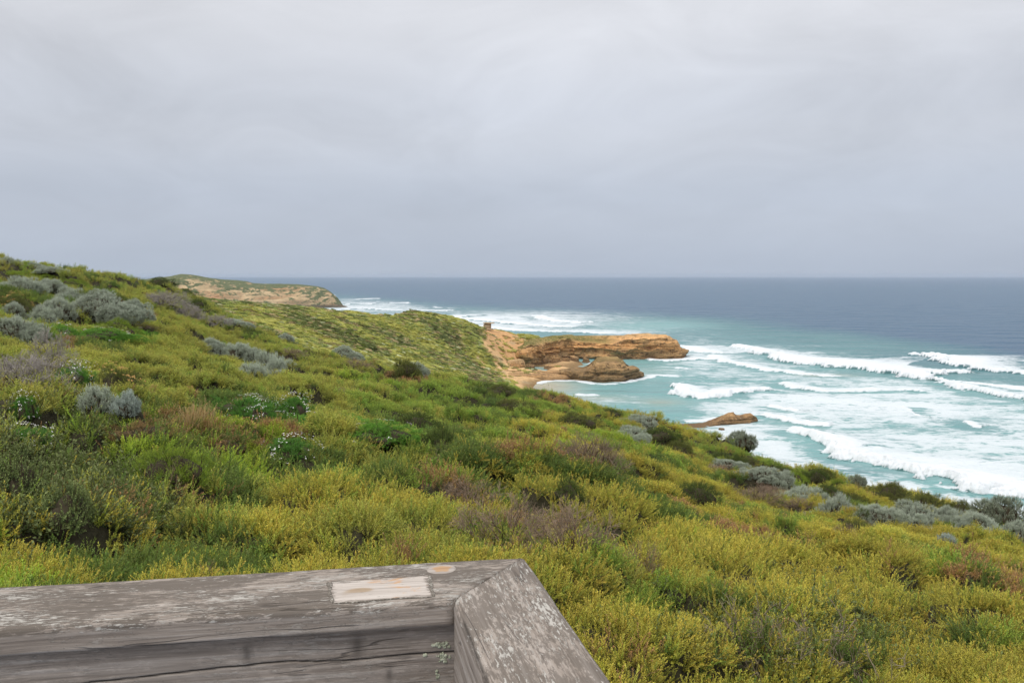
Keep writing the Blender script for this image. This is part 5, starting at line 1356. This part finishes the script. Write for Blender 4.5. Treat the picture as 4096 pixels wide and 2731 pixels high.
    # added dark dome standing in for the crown's inner shade, and stems from the foot
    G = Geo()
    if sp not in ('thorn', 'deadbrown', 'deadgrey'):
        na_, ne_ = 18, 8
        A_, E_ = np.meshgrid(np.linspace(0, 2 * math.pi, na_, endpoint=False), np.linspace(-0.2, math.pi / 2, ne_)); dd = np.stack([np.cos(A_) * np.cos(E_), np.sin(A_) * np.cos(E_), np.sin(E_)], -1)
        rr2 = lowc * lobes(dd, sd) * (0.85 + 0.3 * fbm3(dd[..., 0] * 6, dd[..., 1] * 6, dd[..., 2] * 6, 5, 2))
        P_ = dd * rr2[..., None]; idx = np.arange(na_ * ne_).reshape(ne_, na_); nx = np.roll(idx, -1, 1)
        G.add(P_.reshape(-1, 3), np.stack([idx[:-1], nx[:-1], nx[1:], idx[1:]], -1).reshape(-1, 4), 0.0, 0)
    for i in range(14 if sp != 'thorn' else 20):
        d = rdir(rng, 0.3 + 0.95 * rng.random()); p = np.array([rng.normal() * 0.06, rng.normal() * 0.06, -0.1])
        for j in range(4):
            nd = unit(d + 0.35 * rng.normal(size=3) + np.array([0, 0, 0.1])); q_ = p + nd * (0.24 if sp != 'thorn' else 0.27); V, F = rod(p, q_, 0.022 * (1 - j * 0.2) * (0.5 if sp == 'thorn' else 1), 0.022 * (0.8 - j * 0.2) * (0.5 if sp == 'thorn' else 1)); G.add(V, F, 0.5, 1)
            if sp == 'thorn' and j:
                for _ in range(2):
                    e = unit(nd + 0.9 * rng.normal(size=3)); V, F = rod(q_, q_ + e * 0.26, 0.009, 0.005); G.add(V, F, 1, 1)
                    for _ in range(3):
                        o3 = q_ + e * 0.2 * rng.random(); V, F = rod(o3, o3 + unit(e + 1.2 * rng.normal(size=3)) * 0.13, 0.006, 0.003); G.add(V, F, 1, 1)
            p = q_; d = nd
    V, F, a, mi = G.get()
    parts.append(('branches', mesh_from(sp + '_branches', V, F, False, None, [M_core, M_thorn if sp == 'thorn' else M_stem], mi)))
    return parts
M_thorn = plain('grey_thorn_wood', (0.17, 0.14, 0.085), (0.30, 0.25, 0.17))
FOOT = []
NAMES = {'silver': 'silver_shrub', 'pale': 'silver_shrub', 'silverdark': 'grey_shrub', 'deadgrey': 'bare_bush', 'deadbrown': 'dry_bush', 'olive': 'olive_shrub', 'dark': 'green_shrub', 'lime': 'lime_shrub', 'daisy': 'daisy_bush', 'fine': 'feathery_bush', 'tanflower': 'flowering_bush', 'broad': 'leafy_bush', 'thorn': 'thorny_bush', 'grass': 'grass_clump', 'rust': 'rusty_bush'}
GROUPS = {'silver': 'silver shrubs on the slope', 'silverdark': 'grey green shrubs near the surf', 'deadgrey': 'leafless grey bushes', 'deadbrown': 'dry brown bushes', 'olive': 'olive shrubs', 'dark': 'dark green shrubs', 'lime': 'lime green shrubs', 'daisy': 'daisy bushes', 'fine': 'feathery green bushes', 'tanflower': 'flowering bushes', 'grass': 'clumps of dry grass', 'broad': 'leafy bushes', 'thorn': 'thorny bushes', 'rust': 'rusty bushes', 'pale': 'pale silver bushes'}
rs = np.random.default_rng(99)
cnt = {}
for (x, y, wpx, hpx, sp, label) in SHRUBS:
    X, Y, g = hit(x, min(y, 2725))
    if y > 2725: Y *= 1 - (y - 2725) / 1700; X = float(ray(x, y)[0]) * Y
    R = wpx / FPX * Y / 2
    Hh = hpx / FPX * Y * 1.08
    Yc = Y + R * 0.45; Xc = X * Yc / Y
    gz = float(litter(np.array([Xc]), np.array([Yc]))[0]); g0 = float(ground(np.array([Xc]), np.array([Yc]))[0])
    z_need = CAMZ - float(ray(x, y)[1]) * Y                    # where the foot of the bush shows
    zt_need = CAMZ - float(ray(x, y - hpx)[1]) * Yc            # where its top shows
    base = min(g0, z_need) - 0.08 * Hh - 0.03
    Hh = max(zt_need - base, 0.5 * R)
    size = 0 if R < 0.38 else (1 if R < 0.95 else 2)
    var = cnt.get((sp, size), 0) % 2; cnt[(sp, size)] = cnt.get((sp, size), 0) + 1
    key = (sp, size, var)
    if key not in PROTO: PROTO[key] = make_proto(*key)
    e = bpy.data.objects.new(NAMES[sp], None); COL.objects.link(e)
    e.empty_display_size = 0.2
    e.location = (Xc, Yc, base); e.rotation_euler = (0, 0, rs.random() * 6.28); 
    kh = Hh / (1.0 if sp != 'grass' else 1.0)
    wide = 1.4 if sp in ('silver', 'fine', 'daisy', 'tanflower') else 1.3
    e.scale = (R * wide, R * wide, kh * {'grass': 1.0, 'deadbrown': 0.92, 'deadgrey': 1.0}.get(sp, 1.16))
    tag(e, label, 'grass' if sp == 'grass' else ('bush' if 'bush' in NAMES[sp] else 'shrub'), GROUPS[sp])
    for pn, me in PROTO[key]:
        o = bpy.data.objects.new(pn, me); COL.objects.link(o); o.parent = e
    if sp in ('silver', 'olive', 'dark', 'fine') and R > 0.45:      # side crowns make one irregular mass
        alt = (sp, size, 1 - var)
        if alt not in PROTO: PROTO[alt] = make_proto(*alt)
        for k in range(3):
            a = rs.random() * 6.28; q = 0.55 + 0.30 * rs.random(); f = 0.45 + 0.25 * rs.random()
            o = bpy.data.objects.new('foliage', PROTO[alt][0][1]); COL.objects.link(o); o.parent = e
            o.location = (q * math.cos(a), q * math.sin(a), -0.04); o.scale = (f, f, f * (0.85 + 0.5 * rs.random())); o.rotation_euler = (0.15 * rs.normal(), 0.15 * rs.normal(), rs.random() * 6.28)
    FOOT.append((Xc, Yc, R, sp))
print('shrubs', len(SHRUBS), 'protos', len(PROTO), round(time.time() - T0, 1))

# ------------------------------------------------------------------ heath cover (nobody could count these shoots)
TINT = {  # (older leaves, young tips)
    'gold': ((0.128, 0.148, 0.024), (0.325, 0.282, 0.047)), 'olive': ((0.104, 0.132, 0.026), (0.268, 0.268, 0.052)), 'green': ((0.078, 0.132, 0.022), (0.195, 0.255, 0.040)),
    'dark': ((0.042, 0.072, 0.017), (0.105, 0.145, 0.030)), 'lime': ((0.09, 0.145, 0.018), (0.22, 0.28, 0.030)), 'rust': ((0.10, 0.085, 0.028), (0.28, 0.165, 0.072)), 'brown': ((0.095, 0.07, 0.045), (0.19, 0.14, 0.10))}
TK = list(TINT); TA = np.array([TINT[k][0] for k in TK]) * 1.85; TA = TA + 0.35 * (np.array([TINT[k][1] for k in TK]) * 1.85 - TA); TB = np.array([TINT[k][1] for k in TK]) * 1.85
def wblob(px, py, x, y, rx, ry): return np.exp(-(((px - x) / rx) ** 2 + ((py - y) / ry) ** 2))
def choose(X, Y, Z, rng):
    """which kind of heath grows here"""
    px, py = to_px(X, Y, Z); r = np.hypot(X, Y)
    W = np.full((len(X), len(TK)), 0.02)
    sc = 0.35 + 0.02 * r
    a = fbm2(X / (2.2 * sc) / 1.0, Y / (2.2 * sc), 601, 3); b = fbm2(X / (1.5 * sc) + 40, Y / (1.5 * sc), 611, 3); c = fbm2(X / 6 + 7, Y / 9, 621, 3)
    right = sstep(1500, 2500, px) * sstep(1560, 1900, py); left_low = sstep(1900, 1200, px) * sstep(1900, 2150, py); mid = sstep(1500, 1300, py) + sstep(2100, 1500, px) * sstep(1900, 1700, py)
    W[:, 0] += 0.30 + 1.3 * right + 0.55 * left_low; W[:, 1] += 0.35 + 0.9 * np.clip(mid, 0, 1) + 0.25 * left_low; W[:, 2] += 0.28 + 0.15 * mid + 0.2 * right
    W[:, 3] += 1.4 * sstep(0.50, 0.64, a) * (1 - 0.35 * right) + 0.05
    W[:, 5] += 0.9 * sstep(0.62, 0.72, b) ; W[:, 6] += 0.35 * sstep(0.66, 0.74, c)
    W[:, 4] += 0.9 * sstep(0.60, 0.70, fbm2(X / (3 * sc) + 90, Y / (3 * sc), 631, 3)) * (1 - 0.6 * right)
    for (k, x, y, rx, ry, w_) in [(3, 1700, 1760, 260, 90, 2.5), (3, 1250, 1870, 260, 60, 1.2), (3, 2480, 1890, 190, 60, 2.0), (3, 2750, 2160, 380, 60, 1.6), (3, 2150, 1950, 200, 50, 1.2), (3, 900, 1590, 200, 80, 1.6), (3, 2600, 1990, 160, 40, 1.5), (3, 3650, 2590, 260, 90, .8),
                                  (4, 330, 1700, 260, 80, 1.6), (4, 680, 1850, 260, 80, 2.0), (4, 450, 1780, 200, 60, 1.2), (2, 1850, 1560, 300, 60, 1.5), (2, 2000, 1640, 420, 70, 1.0), (2, 2450, 2300, 200, 160, .8), (2, 2900, 1850, 200, 40, 1.8), (2, 3100, 1870, 160, 40, 1.5),
                                  (5, 600, 1720, 240, 60, 1.6), (5, 880, 1800, 180, 50, 1.6), (5, 150, 1640, 160, 50, 1.2), (5, 700, 2010, 200, 70, .9), (5, 3200, 2150, 500, 60, .5), (5, 2500, 2600, 150, 120, .6),
                                  (1, 900, 1420, 700, 130, 1.8), (1, 700, 1130, 500, 60, 1.2), (1, 300, 1120, 250, 40, .8), (4, 150, 1090, 160, 14, 2.5), (4, 260, 1140, 140, 12, 2.0), (4, 1150, 1330, 200, 14, 1.0), (0, 3200, 2300, 900, 160, .8), (1, 3700, 2200, 400, 40, .8), (6, 2150, 2120, 220, 80, 1.2), (6, 2380, 1830, 110, 60, 1.0), (6, 3050, 1980, 110, 60, 1.2)]:
        W[:, k] += w_ * wblob(px, py, x, y, rx, ry)
    W = W ** 1.6; cs = np.cumsum(W, 1); cs /= cs[:, -1:]
    _, cell, cell1 = mounds(X, Y, True)           # most of one cushion is one kind of plant
    pickv = np.where(rng.random(len(X)) < 0.72, np.where(r < 9, (cell + cell1) % 1.0, cell), rng.random(len(X)))
    return (cs < pickv[:, None]).sum(1).clip(0, len(TK) - 1), px, py

def scatter(r0, r1, n, u0=-0.82, u1=0.82):
    """random places, as dense in angle and log distance as the eye sees them"""
    u = RNG.uniform(u0, u1, n); Y = np.exp(RNG.uniform(math.log(r0), math.log(r1), n)); X = u * Y
    k = visible(X, Y); return X[k], Y[k]
def plant(X, Y, kinds, base_scale, rng, sink=0.05, feet=True):
    Z = ground(X, Y)
    if feet:
        keep = np.ones(len(X), bool)
        for (fx, fy, fr, sp) in FOOT:
            if sp in ('thorn', 'grass', 'deadbrown', 'rust', 'deadgrey'): kf = 0.45
            else: kf = 0.86
            keep &= ((X - fx) ** 2 + (Y - fy) ** 2) > (fr * kf) ** 2
        X, Y, Z = X[keep], Y[keep], Z[keep]
    gp = mounds(X, Y, True)[0]; keep = rng.random(len(X)) < 0.34 + 0.66 * gp
    X, Y, Z = X[keep], Y[keep], Z[keep]
    h = 0.12
    gx = (ground(X + h, Y) - ground(X - h, Y)) / (2 * h); gy = (ground(X, Y + h) - ground(X, Y - h)) / (2 * h)
    nrm = unit(np.column_stack([-gx, -gy, np.ones(len(X))])); nrm = unit(nrm * (1, 1, 1)); 
    d = unit(0.65 * nrm + (0.10, 0.0, 0.60) + 0.26 * rng.normal(size=nrm.shape))
    ki, px, py = choose(X, Y, Z, rng)
    s = base_scale(np.hypot(X, Y)) * (0.7 + 0.6 * rng.random(len(X)))
    cl = mounds(X, Y, True); v = (0.92 + 0.26 * rng.random((len(X), 1))) * (0.86 + 0.30 * ((cl[1] * 13.7 + cl[2] * 0.4) % 1.0))[:, None]; hue = 1 + 0.07 * rng.normal(size=(len(X), 3)) * (1, 0.6, 0.6)
    return X, Y, Z - sink * s, ki, px, py, d, s, TA[ki] * v * hue, TB[ki] * v * hue
def pick(kinds, rng, n): 
    a = np.array(kinds); return a[rng.integers(len(a), size=n)]
rc = np.random.default_rng(1234)
# near shoots
X, Y = scatter(4.0, 14.5, 52000, -0.75, 0.75)
X, Y, Z, ki, px, py, d, s, t1, t2 = plant(X, Y, None, lambda r: 0.95 * (np.clip(r, 6, 99) / 6) ** 0.55, rc, 0.05)
idx = pick(kit_i['heath'], rc, len(X))
bro = (wblob(px, py, 120, 1930, 330, 190) + 0.5 * wblob(px, py, 500, 2060, 250, 120) + 0.5 * wblob(px, py, 3250, 2560, 420, 130)) > rc.random(len(X)) * 1.1
idx = np.where(bro, pick(kit_i['broad'], rc, len(X)), idx)
idx = np.where((ki == 5) & (rc.random(len(X)) < 0.7), pick(kit_i['pink'], rc, len(X)), idx)
idx = np.where((ki == 6) & ~bro, pick(kit_i['twig'], rc, len(X)), idx)
idx = np.where((ki == 4) & (rc.random(len(X)) < 0.3), pick(kit_i['fine'], rc, len(X)), idx)
t1 = np.where(bro[:, None], (0.075, 0.105, 0.032), t1); t2 = np.where(bro[:, None], np.array((0.19, 0.225, 0.075)) * (0.8 + 0.4 * rc.random((len(X), 1))), t2)
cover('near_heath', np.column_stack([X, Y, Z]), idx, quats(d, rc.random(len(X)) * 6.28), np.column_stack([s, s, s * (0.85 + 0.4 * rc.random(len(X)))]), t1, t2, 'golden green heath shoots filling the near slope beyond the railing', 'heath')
n_near = len(X)
# farther tufts
X, Y = scatter(13.0, 98, 88000, -0.72, 0.66)
X, Y, Z, ki, px, py, d, s, t1, t2 = plant(X, Y, None, lambda r: 0.80 * (np.clip(r, 13, 99) / 13) ** 0.50, rc, 0.06)
idx = pick(kit_i['tuft'], rc, len(X)); idx = np.where(rc.random(len(X)) < 0.12, pick(kit_i['btuft'], rc, len(X)), idx); idx = np.where(ki == 6, pick(kit_i['ttuft'], rc, len(X)), idx)
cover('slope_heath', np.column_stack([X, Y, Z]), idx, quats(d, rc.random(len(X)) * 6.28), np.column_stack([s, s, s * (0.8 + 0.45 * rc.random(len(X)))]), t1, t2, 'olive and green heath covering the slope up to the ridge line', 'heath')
n_mid = len(X)
# scrub on the second hill
X, Y = scatter(95, 560, 120000, -0.62, 0.13)
g = litter(X, Y); px, py = to_px(X, Y, g)
iu = np.clip(np.searchsorted(us, X / Y), 0, len(us) - 1); iy = np.clip(np.searchsorted(Ys, Y), 0, len(Ys) - 1)
sfv = SANDF[iy, iu]
dn = fbm2(X / 10, Y / 20, 701, 4)
keep = (g > 2.5) & (rc.random(len(X)) < np.clip(0.60 + 0.9 * sstep(0.42, 0.62, dn), 0, 1)) & (rc.random(len(X)) > sfv * 0.80) & ~((np.abs(X - bxw) < 3.0) & (np.abs(Y - BY) < 6))
X, Y, g, px, py, dn = X[keep], Y[keep], g[keep], px[keep], py[keep], dn[keep]
s = (0.65 + 0.0036 * Y) * (0.55 + 0.9 * rc.random(len(X)) ** 1.5)
HC = np.array([lin(110, 112, 56), lin(92, 100, 50), lin(124, 122, 64), lin(76, 82, 44), lin(116, 104, 74), lin(130, 132, 104)]) * 2.5
pn_ = fbm2(X / 13, Y / 30, 61, 4) + 0.10 * rc.normal(size=len(X))          # same patches as the turf below
hk = np.select([pn_ > 0.60, pn_ > 0.50, pn_ > 0.43, pn_ > 0.37], [2, 0, 1, 4], 3); hk = np.where(rc.random(len(X)) < 0.03, 5, hk)
t1 = HC[hk] * (0.95 + 0.25 * rc.random((len(X), 1))); t2 = HC[hk] * (1.0 + 0.35 * rc.random((len(X), 1)))
d = unit(np.column_stack([0.15 + 0.15 * rc.normal(size=len(X)), 0.1 * rc.normal(size=len(X)), np.ones(len(X))]))
cover('hill_scrub', np.column_stack([X, Y, g - 0.1 * s]), pick(kit_i['clump'], rc, len(X)), quats(d, rc.random(len(X)) * 6.28), np.column_stack([s * 1.35, s * 1.35, s * 0.36]), t1, t2, 'low wind clipped scrub covering the second hill and the bunker ridge', 'scrub')
print('cover', n_near, n_mid, len(X), round(time.time() - T0, 1))

# ------------------------------------------------------------------ sea haze
HZ = 5.0e-5
V, F = box(0, 13000, (CAMZ + 16 - 62) / 2, 88000, 27000, CAMZ + 16 + 62)
m = NT('sea_haze'); pv = m.n('ShaderNodeVolumePrincipled'); m.set(pv, 'Color', (0.62, 0.68, 0.78)); m.set(pv, 'Density', HZ); m.set(pv, 'Anisotropy', 0.0)
m.t.links.new(pv.outputs[0], m.out.inputs['Volume'])
hz = link('haze', mesh_from('haze', V, F, False, None, [m.m])); tag(hz, 'thin sea haze over the whole coast', 'haze', kind='stuff')
print('done', round(time.time() - T0, 1))
